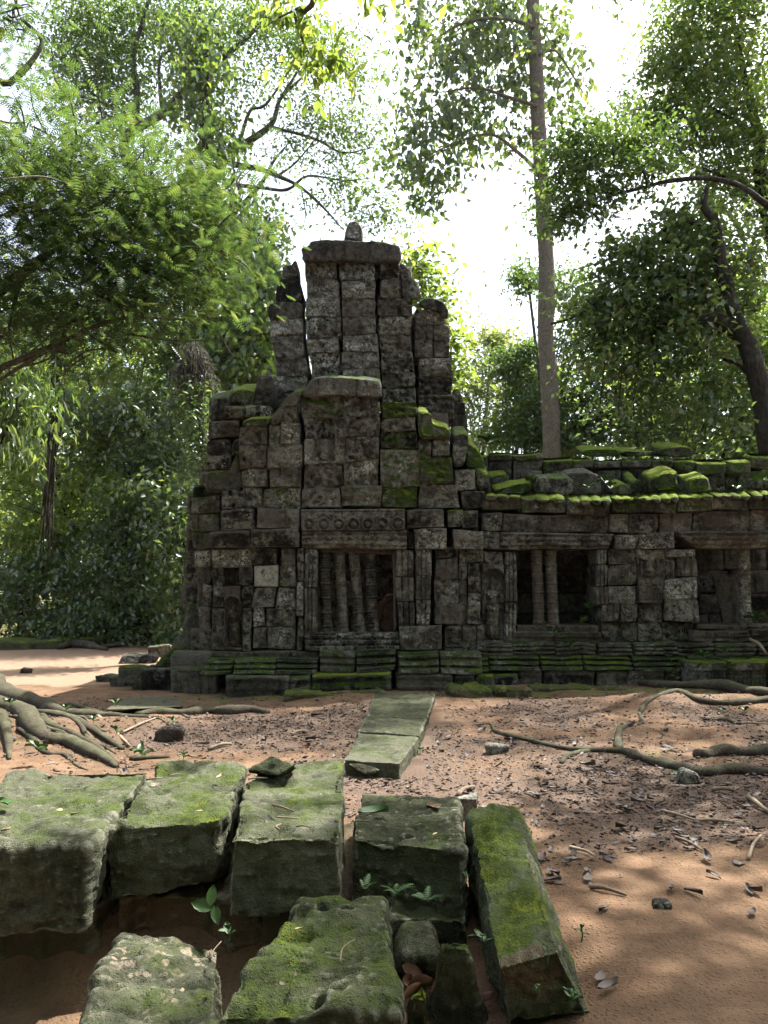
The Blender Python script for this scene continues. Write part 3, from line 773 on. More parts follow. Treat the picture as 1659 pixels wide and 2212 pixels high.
for i, q in enumerate(SL):
    (qb if len(q) == 4 else pb)(q, y=13.35, depth=.9, moss=.3, lich=.25, **({'relief': MOULD_CORNICE} if len(q) == 4 and i in (0, 3) else {}))
pb([(174, 1338), (240, 1330), (308, 1327), (330, 1250), (347, 1214), (350, 1330), (357, 1420), (262, 1430), (180, 1424)], y=13.2, depth=.9, moss=.55, lich=.15, lean=.32)
for q, yy in [([(114, 1402), (178, 1394), (182, 1432), (180, 1470), (112, 1478)], 13.7), ([(108, 1488), (160, 1470), (250, 1458), (254, 1532), (110, 1546)], 13.35)]: pb(q, y=yy, moss=.6, lich=.05, depth=.8)
# -- right shoulder
RS = [((1041, 992), (1216, 1002), (1216, 1066), (1040, 1070)), ((1040, 1072), (1213, 1068), (1214, 1136), (1044, 1132)), ((1040, 1136), (1221, 1139), (1226, 1221), (1040, 1223)),
      ((1040, 1226), (1226, 1223), (1227, 1405), (1040, 1410)), ((1042, 1412), (1223, 1408), (1223, 1510), (1042, 1511)), ((1230, 1171), (1290, 1173), (1291, 1259), (1229, 1259)),
      ((1293, 1176), (1383, 1173), (1384, 1258), (1293, 1259)), ((1228, 1262), (1389, 1261), (1396, 1393), (1225, 1394)), ((1225, 1398), (1406, 1398), (1427, 1511), (1222, 1516))]
for i, q in enumerate(RS): qb(q, y=13.08 - .03 * (i % 2), depth=.75, moss=.9 if i == 0 else (.85 if i in (2, 3, 4, 7) else .5), lich=.4, carve=.018)
pb([(1224, 1044), (1256, 1038), (1280, 1044), (1290, 1090), (1340, 1106), (1386, 1116), (1386, 1170), (1290, 1172), (1226, 1166)], y=12.98, depth=.9, moss=.8, lich=.05, bev=.05, lean=.32)
pb([(1394, 1152), (1440, 1146), (1470, 1150), (1476, 1200), (1456, 1306), (1400, 1320)], y=13.1, depth=.8, moss=.5, lich=.1, lean=.32)
pb([(1468, 1180), (1500, 1205), (1524, 1235), (1548, 1295), (1549, 1332), (1458, 1320)], y=13.35, depth=.8, moss=.98, lich=0, lean=.34)
for q in [((1404, 1322), (1506, 1322), (1506, 1426), (1408, 1431)), ((1430, 1433), (1550, 1431), (1546, 1505), (1441, 1521))]: qb(q, y=13.12, moss=.4, lich=.3)
pb([(1506, 1326), (1550, 1334), (1570, 1350), (1579, 1436), (1506, 1431)], y=13.2, moss=.7, lich=.15, lean=.32)

# -- cornice and wall storey (region B)
def wb(q, y=13.0, **k): return qb(q, R=RB, y=y, **k)
CO = [((249, 90), (421, 87), (426, 190), (250, 192)), ((429, 84), (634, 81), (636, 181), (428, 185))]
for q in CO: wb(q, y=12.93, relief=MOULD_CAP, lich=.5, moss=.12)
for q in [((203, 196), (396, 190), (401, 276), (209, 281)), ((402, 186), (640, 182), (637, 271), (403, 276))]: wb(q, y=12.9, relief=MOULD_CORNICE, lich=.4, moss=.14)
fz = wb(((649, 88), (1160, 85), (1161, 188), (649, 192)), y=12.86, relief=frieze(7), nx=120, nz=40, lich=.45, moss=.05, brown=.35, low=.01, label='lintel stone carved with a row of rosettes')
fz.name = 'carved_frieze'
wb(((649, 193), (1172, 190), (1172, 280), (651, 274)), y=12.9, relief=MOULD_LINTEL, nz=26, lich=.7, moss=.03, brown=.3).name = 'window_lintel'
for q in [((1165, 85), (1351, 84), (1353, 170), (1166, 181)), ((1203, 181), (1366, 171), (1369, 275), (1206, 281)), ((1396, 190), (1539, 189), (1541, 281), (1401, 286))]: wb(q, y=12.92, relief=MOULD_CAP, lich=.55, moss=.06, brown=.3)
for q in [((1371, 90), (1445, 88), (1441, 171), (1371, 171)), ((1447, 95), (1521, 95), (1516, 176), (1446, 181))]: wb(q, y=12.95, moss=.55, lich=.1)
wb(((1173, 190), (1200, 190), (1203, 278), (1174, 278)), y=13.12, moss=.05)
for q in [((109, 111), (247, 106), (252, 192), (110, 196)), ((108, 24), (251, 20), (252, 102), (110, 107)), ((109, 199), (202, 204), (202, 277), (114, 277))]: wb(q, y=13.3, moss=.6, lich=.05)
WL = [((125, 291), (208, 285), (209, 364), (128, 365)), ((211, 284), (396, 280), (396, 370), (214, 373)), ((398, 277), (531, 276), (529, 359), (400, 361)), ((552, 280), (622, 278), (622, 360), (556, 363)),
      ((130, 367), (210, 366), (206, 450), (135, 446)), ((212, 376), (266, 373), (266, 463), (214, 464)), ((347, 373), (411, 371), (409, 462), (350, 463)), ((412, 366), (531, 362), (531, 466), (412, 469)), ((545, 364), (622, 362), (623, 470), (536, 470)),
      ((160, 453), (208, 462), (209, 571), (165, 571)), ((212, 467), (266, 465), (268, 571), (212, 571)), ((350, 465), (409, 464), (409, 571), (352, 571)), ((412, 471), (527, 469), (516, 569), (410, 571)), ((534, 472), (623, 472), (623, 579), (526, 575)),
      ((144, 566), (201, 566), (207, 782), (150, 776)), ((204, 574), (272, 573), (271, 781), (210, 781)), ((366, 573), (406, 573), (406, 781), (364, 781)), ((409, 573), (466, 571), (471, 664), (408, 667)),
      ((410, 668), (476, 667), (477, 766), (410, 770)), ((478, 573), (623, 581), (622, 664), (475, 663)), ((480, 666), (621, 666), (620, 768), (479, 769))]
LI = {0: 1.2, 7: 1.5, 13: 1.0, 1: .7, 20: .8, 2: .5}
for i, q in enumerate(WL):
    yy = 13.06 if i not in (0, 4, 9, 14) else 13.2
    wb(q, y=yy + rnd.uniform(-.02, .03), lich=LI.get(i, .42), moss=.06 + (.1 if i > 13 else 0), brown=.25, carve=.014)
wb(((268, 374), (346, 374), (346, 463), (268, 463)), y=13.3, lich=.2)
dv = wb(((270, 464), (351, 464), (366, 781), (272, 781)), y=13.1, rk=1.0, chip=0, relief=devata(.78), nx=34, nz=90, low=.008, lich=.2, brown=.45)
dv.name = 'carved_figure'; dv['label'] = 'weathered carved standing figure in the wall left of the barred window'
# pilasters beside the window
for q in [((625, 277), (660, 276), (660, 440), (625, 440)), ((625, 442), (660, 442), (660, 610), (625, 610)), ((625, 612), (660, 612), (660, 784), (625, 784))]: wb(q, y=12.98, relief=flutes(1, .02), lich=.6, brown=.3, nx=12)
for q in [((664, 278), (728, 286), (724, 470), (664, 470)), ((664, 472), (724, 472), (722, 690), (664, 690)), ((1112, 290), (1206, 286), (1206, 420), (1112, 420)), ((1112, 422), (1206, 422), (1206, 540), (1114, 540)), ((1114, 542), (1206, 542), (1206, 660), (1122, 660)),
          ((1209, 284), (1290, 282), (1290, 414), (1209, 414)), ((1209, 416), (1288, 416), (1284, 532), (1209, 532)), ((1209, 534), (1283, 534), (1280, 658), (1209, 660))]:
    wb(q, y=12.98, relief=flutes(3, .03), nx=34, lich=.5, moss=.05, brown=.3, low=.01)
WR = [((1311, 281), (1416, 276), (1419, 324), (1311, 330)), ((1311, 331), (1419, 326), (1421, 431), (1309, 433)), ((1306, 435), (1421, 434), (1422, 552), (1305, 556)), ((1305, 557), (1422, 554), (1420, 655), (1303, 650)), ((1423, 290), (1466, 290), (1466, 434), (1424, 434)),
      ((1424, 437), (1464, 437), (1464, 650), (1424, 650)), ((1469, 348), (1526, 346), (1526, 500), (1470, 500)), ((1470, 502), (1526, 502), (1526, 652), (1470, 652)), ((1469, 288), (1545, 288), (1545, 344), (1469, 344)), ((1350, 657), (1432, 656), (1436, 776), (1350, 776)), ((1440, 656), (1506, 656), (1506, 766), (1441, 771)), ((1508, 656), (1545, 656), (1545, 776), (1508, 776))]
for i, q in enumerate(WR): wb(q, y=13.02 + .05 * (i in (4, 5)) + .06 * (i in (9,)), lich=.55, moss=.08, brown=.3, carve=.02)
mdl = wb(((1132, 664), (1341, 660), (1341, 779), (1136, 779)), y=12.9, lich=.5, brown=.3, nx=40, nz=30,
   relief=lambda S, T, w, h: 0.03 * np.exp(-(((S - .87) * w) ** 2 + ((T - .45) * h) ** 2) / .075 ** 2 * 1.0) + .02 * np.exp(-((np.sqrt(((S - .87) * w) ** 2 + ((T - .45) * h) ** 2) - .075) / .014) ** 2))
mdl['label'] = 'wall stone with a carved rosette beside the window'
# window sill, courses below it
wb(((664, 693), (1130, 693), (1130, 772), (668, 780)), y=12.97, relief=MOULD_SILL, nz=28, lich=.5, moss=.1, low=.01).name = 'window_sill'
BC = [((205, 786), (408, 784), (408, 812), (203, 814)), ((410, 784), (730, 782), (730, 812), (410, 812))]
for q in BC: wb(q, y=12.95, moss=.25, lich=.25)
BL = [((196, 814), (322, 816), (316, 892), (156, 892)), ((326, 815), (530, 813), (530, 890), (322, 892)), ((532, 813), (732, 813), (732, 890), (532, 890)), ((735, 782), (915, 780), (915, 886), (736, 886)), ((918, 784), (1112, 776), (1112, 880), (918, 886)),
      ((1126, 786), (1326, 784), (1326, 888), (1126, 888)), ((1328, 786), (1530, 784), (1530, 888), (1328, 888))]
for i, q in enumerate(BL): wb(q, y=12.72, depth=.7, relief=MOULD_BASE if i != 3 else MOULD_SILL, moss=.45, lich=.12, nz=26)
PLN = [((277, 908), (590, 905), (590, 1010), (265, 1010), 12.42, .35), ((593, 905), (696, 905), (696, 1010), (593, 1010), 12.43, .3), ((699, 896), (1096, 880), (1100, 940), (700, 1000), 12.46, .72),
       ((1112, 891), (1400, 891), (1400, 990), (1116, 990), 12.62, .4), ((1402, 892), (1506, 893), (1506, 990), (1402, 990), 12.62, .5)]
for *q, yy, ms in PLN: wb(q, y=yy, depth=.75, moss=ms, lich=.12, bev=.045, low=.03, ybot=-.06, relief=MOULD_PLINTH)
# plinth running round the left corner
hex_list = [(-3.45, -2.72, 12.62, 13.3, .40), (-4.05, -3.5, 12.95, 13.6, .36), (-4.62, -4.1, 13.6, 14.2, .30)]
for i, (xa, xb, ya, yb, zt) in enumerate(hex_list):
    o = hex_stone('stone_block', box8(xa, xb, ya, yb, -.06, zt), 14, .1, .03, .012, 0, mat=M_TEMPLE, seed=60 + i, parent=TW, moss=.4, lich=.1)
for i, (xa, xb, ya, yb, za, zt, lean) in enumerate([(-3.95, -3.0, 13.25, 13.9, .35, .68, .3), (-3.68, -2.95, 13.4, 14.0, .66, .98, .18), (-3.52, -2.9, 13.55, 14.2, .96, 1.4, .08), (-4.25, -3.6, 14.0, 15.2, .0, .5, .2), (-4.3, -3.8, 15.1, 16.4, .0, .55, .2)]):
    b = box8(xa, xb, ya, yb, za, zt); b[4] = (xa + lean, ya + .12, zt); b[7] = (xa + lean, yb, zt); b[5] = (xb, ya + .1, zt)
    hex_stone('stone_block', b, 14, .12, .04, .014, 0, mat=M_TEMPLE, seed=80 + i, parent=TW, moss=.5, lich=.05)
# left return wall and back wing, course by course
zc = 1.3; k = 0
while zc < 4.7:
    hgt = rnd.uniform(.34, .5)
    for (xa, xb, ya, yb) in [(-3.55, -2.9, 13.75, 14.6), (-3.72, -3.0, 14.65, 15.4), (-3.9, -3.2, 15.5, 16.6)]:
        j = rnd.uniform(-.03, .03) + (.42 if zc > 3.75 else (.2 if zc > 3.3 else 0))
        if zc > 4.3 and ya > 14: continue
        hex_stone('stone_block', box8(xa + j, xb, ya, yb - .02, zc, zc + hgt - .012), 10, .08, .025, .01, 0, mat=M_TEMPLE, seed=100 + k, parent=TW, moss=.35 if zc < 4 else .6, lich=.2); k += 1
    zc += hgt
# cores: stone backing added behind the facing stones to block light in the joints
def core(parent, x0, x1, y0, y1, z0, z1, s):
    return hex_stone('wall_core', box8(x0, x1, y0, y1, z0, z1), 10, .06, .02, .01, 0, mat=M_TEMPLE, seed=s, parent=parent, moss=.05, lich=0, brown=.1)
def px(R, x, y, Y): return atY(*R(x, y), Y)
def core_px(parent, R, x0, y0, x1, y1, Y, d, s):
    a = px(R, x0, y0, Y); b = px(R, x1, y1, Y); return core(parent, a[0], b[0], Y, Y + d, b[2], a[2], s)
core_px(TW, RA, 705, 320, 1195, 1000, 14.95, .8, 1)
core_px(TW, RA, 1190, 560, 1360, 1100, 15.0, .7, 2)
core_px(TW, RA, 530, 600, 640, 1100, 15.0, .6, 3)
core_px(TW, RA, 520, 1040, 1380, 1500, 13.6, .9, 4)
core_px(TW, RA, 205, 1040, 520, 1560, 13.95, 1.2, 5)
core_px(TW, RA, 1385, 1180, 1520, 1500, 13.75, .8, 6)
core_px(TW, RB, 225, 100, 660, 800, 13.42, .5, 7)
core_px(TW, RB, 660, 90, 1125, 284, 13.42, .8, 8)
core_px(TW, RB, 1112, 90, 1530, 800, 13.42, .5, 9)
core_px(TW, RB, 225, 700, 1530, 900, 13.3, .5, 10)
core_px(TW, RB, 150, 60, 225, 800, 13.6, .6, 11)
core(TW, -1.6, .9, 16.15, 16.5, .5, 3.4, 14); core(TW, -3.6, 1.9, 13.0, 14.2, -.1, .62, 12); core(TW, -3.3, -2.7, 13.2, 14.0, .3, 1.0, 13)  # the first is added behind the window to block its bright gaps

# -- the barred window
win = quad_block(TW, 'window_frame', ((716, 283), (730, 288), (730, 690), (716, 690)), RB, 13.02, depth=.45, lich=.3, brown=.4, moss=.03)
quad_block(TW, 'window_frame', ((1098, 292), (1114, 287), (1118, 690), (1104, 690)), RB, 13.02, depth=.45, lich=.2, brown=.6, moss=.03)
quad_block(TW, 'window_frame', ((728, 280), (1114, 284), (1100, 312), (740, 296)), RB, 13.08, depth=.4, lich=.1, brown=.7, moss=.0)
def baluster(parent, pb_, pt_, r, mat, name, seed, rings=7, **c):
    Hh = np.linalg.norm(np.array(pt_) - np.array(pb_)); pr = []
    n = 110; g = np.random.RandomState(seed)
    cent = (np.arange(rings) + .5) / rings + g.uniform(-.012, .012, rings)
    for i in range(n + 1):
        t = i / n; rr = .86
        for cth in cent:
            d = abs(t - cth) * Hh
            rr += .15 * math.exp(-(d / .022) ** 2) + .07 * math.exp(-((d - .055) / .010) ** 2) + .05 * math.exp(-((d - .09) / .009) ** 2)
        if t > .955 or t < .05: rr = 1.02
        pr.append((r * rr * (1 + g.uniform(-.012, .012)), t * Hh))
    V, Fc = lathe(pr, 16)
    V = V + np.stack([fbm(V, 6, 2, seed), fbm(V, 6, 2, seed + 2), np.zeros(len(V))], 1) * .006
    me = mesh_of(name, V, Fc)
    o = add(name, me, mat, parent, pb_)
    dv_ = Vector(pt_) - Vector(pb_)
    o.rotation_euler = dv_.to_track_quat('Z', 'Y').to_euler()
    colour(o, **c); return o
for i, (xt, xb) in enumerate([(763, 776), (836, 856), (906, 938), (985, 1006)]):
    baluster(win, px(RB, xb, 690, 13.22), px(RB, xt, 284, 13.22), .098, M_TEMPLE, 'baluster', 11 + i, 6, moss=.06 + .1 * (i > 1), lichen=.15 + .2 * (i > 1), brown=.15)
# inner wall seen between the bars, open to the sky
for i, q in enumerate([((725, 300), (815, 300), (815, 430), (725, 430)), ((745, 432), (815, 432), (815, 560), (745, 560)), ((725, 562), (880, 562), (880, 700), (725, 700)), ((817, 300), (930, 300), (930, 430), (817, 430)), ((817, 432), (930, 432), (930, 560), (817, 560)), ((932, 300), (1012, 300), (1012, 450), (932, 450)), ((932, 452), (1012, 452), (1012, 600), (932, 600)), ((1014, 285), (1140, 285), (1140, 395), (1014, 395)), ((1014, 397), (1080, 397), (1074, 520), (1014, 520)), ((1082, 397), (1140, 397), (1140, 452), (1088, 440)), ((1084, 468), (1140, 454), (1140, 705), (1062, 705)), ((882, 602), (1060, 602), (1060, 705), (882, 705))]):
    wb(q, y=15.6, depth=.4, moss=.45, lich=.3, brown=.1)
mound = poly_block(None, 'earth_mound', [(1024, 705), (1030, 560), (1040, 530), (1080, 512), (1110, 505), (1122, 530), (1130, 705)], RB, 13.5, depth=.5, mat=M_EARTH, bev=.08, low=.06, fine=.04)
setp(mound, 'red earth mound filling the right end of the barred window', 'earth mound')

# ------------------------------------------------------------------ the gallery
gal = empty('temple_gallery', (atY(1300, 1480, 13.6)[0], 13.6, 0))
setp(gal, 'low ruined sandstone gallery with carved wall, dark openings and mossy scalloped eaves', 'gallery')
GW = gal
def gb(q, y=13.3, **k): return quad_block(GW, 'stone_block', q, RC, y + rnd.uniform(-.015, .015), **k)
YG = 13.3
# eaves of rounded tiles
EV = [((205, 318), (382, 322), (386, 402), (186, 412), 3), ((388, 318), (606, 318), (607, 425), (390, 421), 3), ((638, 322), (857, 328), (857, 436), (638, 433), 4), ((859, 333), (1002, 328), (1006, 421), (864, 427), 3),
      ((1004, 326), (1197, 305), (1197, 421), (1006, 422), 4), ((1199, 310), (1371, 306), (1371, 412), (1204, 416), 3), ((1372, 306), (1562, 302), (1562, 410), (1374, 407), 4), ((1564, 302), (1760, 300), (1760, 400), (1565, 405), 4), ((1762, 300), (1960, 298), (1960, 400), (1762, 402), 4)]
for *q, n in EV:
    gb(q, y=13.1 + (.1 if q[0][0] < 400 else 0), depth=.9, relief=lotus(n), rk=1.0, nx=14 * n, nz=26, moss=.72, lich=.2, low=.035, fine=.016, bev=.015)
FR = [((186, 420), (292, 425), (287, 521), (186, 516), 0), ((298, 430), (841, 440), (841, 531), (290, 521), 1), ((845, 431), (941, 430), (942, 531), (846, 531), 0), ((945, 426), (1093, 425), (1096, 530), (946, 530), 1), ((1098, 425), (1266, 425), (1263, 521), (1099, 524), 0), ((1269, 416), (1560, 410), (1560, 516), (1269, 520), 1), ((1562, 410), (1960, 405), (1960, 512), (1562, 516), 1)]
for *q, r in FR: gb(q, y=13.26, depth=.6, relief=MOULD_LINTEL if r else MOULD_CAP, lich=.5, moss=.12, brown=.4 if q[0][0] > 1200 else .2)
LT = [((190, 523), (281, 526), (277, 616), (190, 612)), ((285, 525), (871, 536), (840, 613), (276, 613)), ((876, 536), (993, 531), (993, 611), (876, 613)), ((998, 530), (1181, 523), (1181, 607), (998, 611)), ((1185, 521), (1960, 512), (1960, 604), (1290, 612))]
for i, q in enumerate(LT): gb(q, y=13.22, depth=.62, relief=MOULD_LINTEL if i in (1, 4) else None, carve=.02 if i in (0, 2, 3) else 0, lich=.72, moss=.03, brown=.6 if i == 4 else .2, nz=24, low=.014)  # right-hand lintel browner: light bounced off the ground put into its tint
PW = [((780, 616), (831, 616), (831, 691), (782, 692), 'f'), ((835, 615), (946, 615), (949, 690), (838, 694), 'c'), ((948, 612), (974, 612), (982, 690), (950, 690), 'c'), ((977, 612), (1131, 611), (1131, 660), (985, 665), 'c'), ((1135, 611), (1286, 615), (1286, 650), (1136, 654), 'f'),
      ((770, 696), (832, 695), (832, 802), (770, 805), 'f'), ((834, 696), (981, 691), (984, 800), (834, 803), 's'), ((1121, 657), (1181, 656), (1181, 766), (1120, 767), 'c'), ((1185, 651), (1296, 651), (1296, 750), (1185, 753), 'f'),
      ((765, 808), (836, 806), (838, 897), (770, 900), 'f'), ((838, 805), (981, 801), (977, 895), (839, 898), 's'), ((1120, 770), (1296, 755), (1301, 869), (1125, 871), 'm'), ((1128, 872), (1301, 870), (1306, 986), (1130, 982), 'm'),
      ((796, 901), (898, 899), (898, 986), (790, 986), 'f'), ((900, 899), (986, 896), (987, 986), (900, 986), 's'), ((994, 893), (1111, 892), (1111, 989), (995, 989), 'c'),
      ((800, 989), (905, 989), (907, 1086), (802, 1086), 'c'), ((907, 989), (987, 990), (990, 1086), (909, 1086), 's'), ((990, 991), (1116, 991), (1116, 1086), (992, 1086), 'c'), ((1118, 989), (1200, 989), (1200, 1086), (1118, 1086), 'c'), ((1202, 989), (1278, 989), (1278, 1086), (1202, 1086), 'f')]
RF_ = {'f': flutes(3, .026), 'c': None, 's': scroll_panel, 'm': lambda S, T, w, h: flutes(5, .02)(S, T, w, h) * (np.abs(S - .45) > .2) + .012 * (np.abs(S - .45) < .2)}
for i, (*q, r) in enumerate(PW):
    low_ = q[2][1] > 988
    gb(q, y=13.42 if low_ else 13.3, relief=RF_[r], carve=.02 if r == 'c' else 0, nx=34 if r != 'c' else None, nz=30 if r == 's' else None, lich=.75 if i in (1, 6, 10, 11, 12, 4) else .5, moss=.08 + (.22 if i == 12 else 0), low=.012, brown=.2)
tf = gb(((988, 668), (1131, 663), (1115, 891), (998, 891)), y=13.28, rk=1.0, chip=0, relief=devata(1.02, False, 1, False), nx=60, nz=90, lich=.75, low=.008, brown=.3)
tf.name = 'carved_figure'; tf['label'] = 'broken carved torso under an arch between the two gallery openings'
# west end: carved lady and fluted jamb
LWp = [((5, 602), (64, 602), (64, 662), (5, 660)), ((5, 664), (66, 664), (68, 770), (5, 770)), ((5, 774), (70, 774), (72, 1000), (5, 1000)), ((68, 612), (112, 612), (112, 700), (70, 700)), ((72, 702), (112, 702), (114, 990), (74, 990)),
       ((118, 622), (196, 622), (196, 690), (118, 690)), ((118, 692), (186, 692), (188, 800), (118, 800)), ((118, 802), (188, 802), (190, 990), (120, 990)), ((120, 992), (188, 992), (190, 1110), (122, 1110)), ((74, 994), (116, 994), (118, 1110), (76, 1110))]
for i, q in enumerate(LWp): gb(q, y=13.22 if i > 4 else 13.18, carve=.02, lich=.55, brown=.25, moss=.05)
gb(((198, 622), (302, 622), (302, 688), (198, 688)), y=13.28, carve=.016, lich=.5)
ap = gb(((190, 690), (303, 690), (303, 1096), (192, 1096)), y=13.25, rk=1.0, chip=0, relief=devata(1.12), nx=64, nz=150, low=.006, fine=.004, lich=.28, moss=.08, brown=.1)
ap.name = 'carved_figure'; ap['label'] = 'carved standing lady with pointed crown in the niche left of the gallery opening'
for q in [((305, 622), (366, 622), (366, 690), (305, 690)), ((305, 692), (366, 692), (368, 772), (305, 772)), ((305, 774), (368, 774), (372, 880), (305, 880)), ((305, 882), (372, 882), (374, 1000), (305, 1000)), ((305, 1002), (362, 1002), (372, 1096), (305, 1096))]:
    gb(q, y=13.24, relief=flutes(3, .024), nx=30, lich=.45, moss=.06)
# columns in the openings
for i, (xt, xb, yt, yb_) in enumerate([(468, 481, 618, 1008), (541, 554, 618, 1008), (1534, 1545, 610, 1010)]):
    baluster(GW, px(RC, xb, yb_, 13.45), px(RC, xt, yt, 13.45), .102, M_TEMPLE, 'column', 31 + i, 8, moss=.0, lichen=.62, brown=.55)
# sills and base courses
SLs = [((350, 1040), (560, 1040), (560, 1088), (350, 1092)), ((562, 1040), (800, 1042), (800, 1090), (562, 1088)), ((1280, 1030), (1385, 1032), (1385, 1090), (1278, 1090)), ((1388, 1036), (1568, 1030), (1568, 1085), (1388, 1092)), ((1572, 1020), (1760, 1020), (1760, 1085), (1572, 1085)), ((1762, 1020), (1960, 1020), (1960, 1085), (1762, 1085))]
for q in SLs: gb(q, y=13.15, depth=.9, relief=MOULD_CAP, moss=.3, lich=.15)
for q in [((366, 1004), (570, 1004), (570, 1038), (366, 1038)), ((572, 1004), (782, 1004), (782, 1038), (572, 1038)), ((1296, 1004), (1560, 1004), (1560, 1030), (1296, 1030)), ((1562, 1004), (1800, 1004), (1800, 1020), (1562, 1020))]: gb(q, y=13.28, depth=.8, moss=.25, brown=.7, lich=.1)
xs_ = [-5, 120, 345, 560, 780, 965, 1190, 1380, 1600, 1800, 1960]
for a, b in zip(xs_[:-1], xs_[1:]):
    gb(((a, 1094), (b - 3, 1094), (b - 3, 1158), (a, 1158)), y=13.08, depth=.8, relief=MOULD_SILL, moss=.35, lich=.1, nz=22)
xs_ = [-5, 225, 480, 700, 960, 1240, 1480, 1700, 1960]
for a, b in zip(xs_[:-1], xs_[1:]):
    gb(((a, 1160), (b - 3, 1160), (b - 3, 1236), (a, 1236)), y=12.98, depth=.9, relief=MOULD_BASE, moss=.5, lich=.08, nz=26)
for i, (a, b) in enumerate([(372, 500), (502, 768), (770, 930), (932, 1130), (1132, 1246)]):
    gb(((a, 1234), (b - 3, 1234), (b - 3, 1330), (a, 1330)), y=12.95, depth=.7, relief=MOULD_PLINTH, moss=.35, lich=.1, ybot=-.08)
gb(((150, 1258), (250, 1256), (252, 1330), (150, 1330)), y=12.66, depth=.75, moss=.7, bev=.05, ybot=-.08, low=.03)
gb(((253, 1256), (374, 1252), (384, 1330), (254, 1330)), y=12.68, depth=.75, moss=.5, bev=.05, ybot=-.08, low=.03)
def dots(n):
    def f(S, T, w, h):
        x = (S * n) % 1 - .5; z = (T * h / (w / n)) % 1 - .5
        return .028 * np.exp(-(x * x + z * z) / .05) * ((T > .3) & (T < .9)) + .03 * (T < .25)
    return f
for a, b in [(1252, 1450), (1452, 1659), (1661, 1960)]:
    gb(((a, 1192), (b - 3, 1186), (b - 3, 1330), (a, 1330)), y=12.55, depth=1.1, relief=dots(9), nx=70, nz=26, moss=.6, lich=.15, ybot=-.06, bev=.04)
# rear wall courses above the roof
RR = [((165, 108), (216, 104), (221, 202), (190, 205)), ((228, 112), (341, 106), (343, 152), (229, 156)), ((350, 110), (492, 106), (499, 150), (351, 156)), ((500, 132), (651, 130), (651, 200), (501, 205)), ((653, 132), (766, 132), (766, 196), (653, 200)), ((768, 140), (906, 138), (906, 196), (768, 198)), ((908, 138), (1059, 135), (1059, 195), (908, 196)), ((1061, 135), (1177, 136), (1180, 192), (1061, 195)), ((1180, 140), (1286, 138), (1286, 232), (1181, 194)), ((1289, 138), (1447, 150), (1447, 218), (1290, 238)), ((1450, 132), (1571, 130), (1571, 221), (1451, 221)), ((1574, 112), (1760, 106), (1760, 202), (1575, 202)), ((1762, 108), (1960, 106), (1960, 202), (1762, 202))]
for q in RR: gb(q, y=15.0, depth=.9, moss=.8, lich=.1, brown=.3, bev=.05, low=.03, relief=lambda S, T, w, h: -.25 * (1 - smooth01(T / .35)))
R2 = [((229, 157), (341, 154), (342, 262), (230, 262)), ((352, 158), (499, 152), (500, 206), (353, 207))]
R2 += [((a, 207 + 0), (b - 3, 205), (b - 3, 320), (a, 320)) for a, b in zip([353, 503, 652, 768, 908, 1060], [503, 652, 768, 908, 1060, 1183])]
R2 += [((1183, 236), (1288, 238), (1288, 320), (1183, 320)), ((1291, 240), (1440, 222), (1440, 320), (1291, 320)), ((1445, 222), (1508, 222), (1508, 320), (1445, 320)), ((1512, 224), (1640, 206), (1640, 320), (1512, 320)), ((1643, 206), (1960, 206), (1960, 320), (1643, 320))]
for i, q in enumerate(R2): gb(q, y=15.05 + (.12 if i == 10 else 0), depth=.8, moss=.22, lich=.1, carve=.02 if i > 8 else 0)
gb(((190, 205), (350, 205), (350, 320), (190, 320)), y=15.3, depth=.5, moss=.2, lich=.05)
for pts in [[(708, 126), (714, 100), (780, 96), (900, 99), (906, 136), (760, 134)], [(906, 134), (908, 104), (1000, 108), (1080, 120), (1172, 128), (1176, 137)]]: poly_block(GW, 'stone_block', pts, RC, 15.4, .7, moss=.95, lich=0, lean=.22)
poly_block(GW, 'stone_block', [(1108, 132), (1112, 88), (1180, 82), (1264, 86), (1276, 130), (1200, 138)], RC, 15.35, .6, moss=.8, lich=.05, lean=.2)
# roof slab behind the eaves, ceiling, back wall
a = px(RC, 190, 330, 13.6); b = px(RC, 1960, 440, 13.6)
for i, (xa, xb) in enumerate([(a[0], a[0] + 1.6), (a[0] + 1.62, a[0] + 3.1), (a[0] + 3.12, a[0] + 4.7), (a[0] + 4.72, b[0])]):
    o = hex_stone('roof_slab', [(xa, 13.75, a[2] - .38), (xb, 13.75, a[2] - .38), (xb, 15.6, a[2] - .3), (xa, 15.6, a[2] - .3), (xa, 13.75, a[2] - .05), (xb, 13.75, a[2] - .05), (xb, 15.2, a[2] + .12), (xa, 15.2, a[2] + .12)], 16, .06, .05, .015, 0, mat=M_TEMPLE, seed=300 + i, parent=GW, moss=.7, lich=.1)
zl = px(RC, 0, 1100, 15.4)[2]; zh = px(RC, 0, 330, 15.4)[2]; zc = .3; k = 0
while zc < 3.1:
    x = 1.9; hgt = rnd.uniform(.38, .5)
    while x < 9.5:
        wd = rnd.uniform(.5, .9)
        hex_stone('stone_block', box8(x, x + wd - .015, 15.45, 16.0, zc, zc + hgt - .015), 6, .08, .02, .01, 0, mat=M_TEMPLE, seed=400 + k, parent=GW, moss=.1, lich=.2); k += 1
        x += wd
    zc += hgt
core(GW, 1.75, 9.5, 13.6, 16.0, .0, .62, 501); core(GW, 1.6, 9.6, 15.9, 16.4, .0, 3.3, 508)  # the second is added behind the rear wall to stop light leaks
core_px(GW, RC, 800, 620, 1260, 1090, 13.68, .5, 502)
core_px(GW, RC, 20, 420, 340, 1090, 13.6, .5, 503)
core_px(GW, RC, 190, 432, 1960, 606, 13.62, .5, 504)
core_px(GW, RC, 350, 1050, 1960, 1240, 13.45, .4, 505)
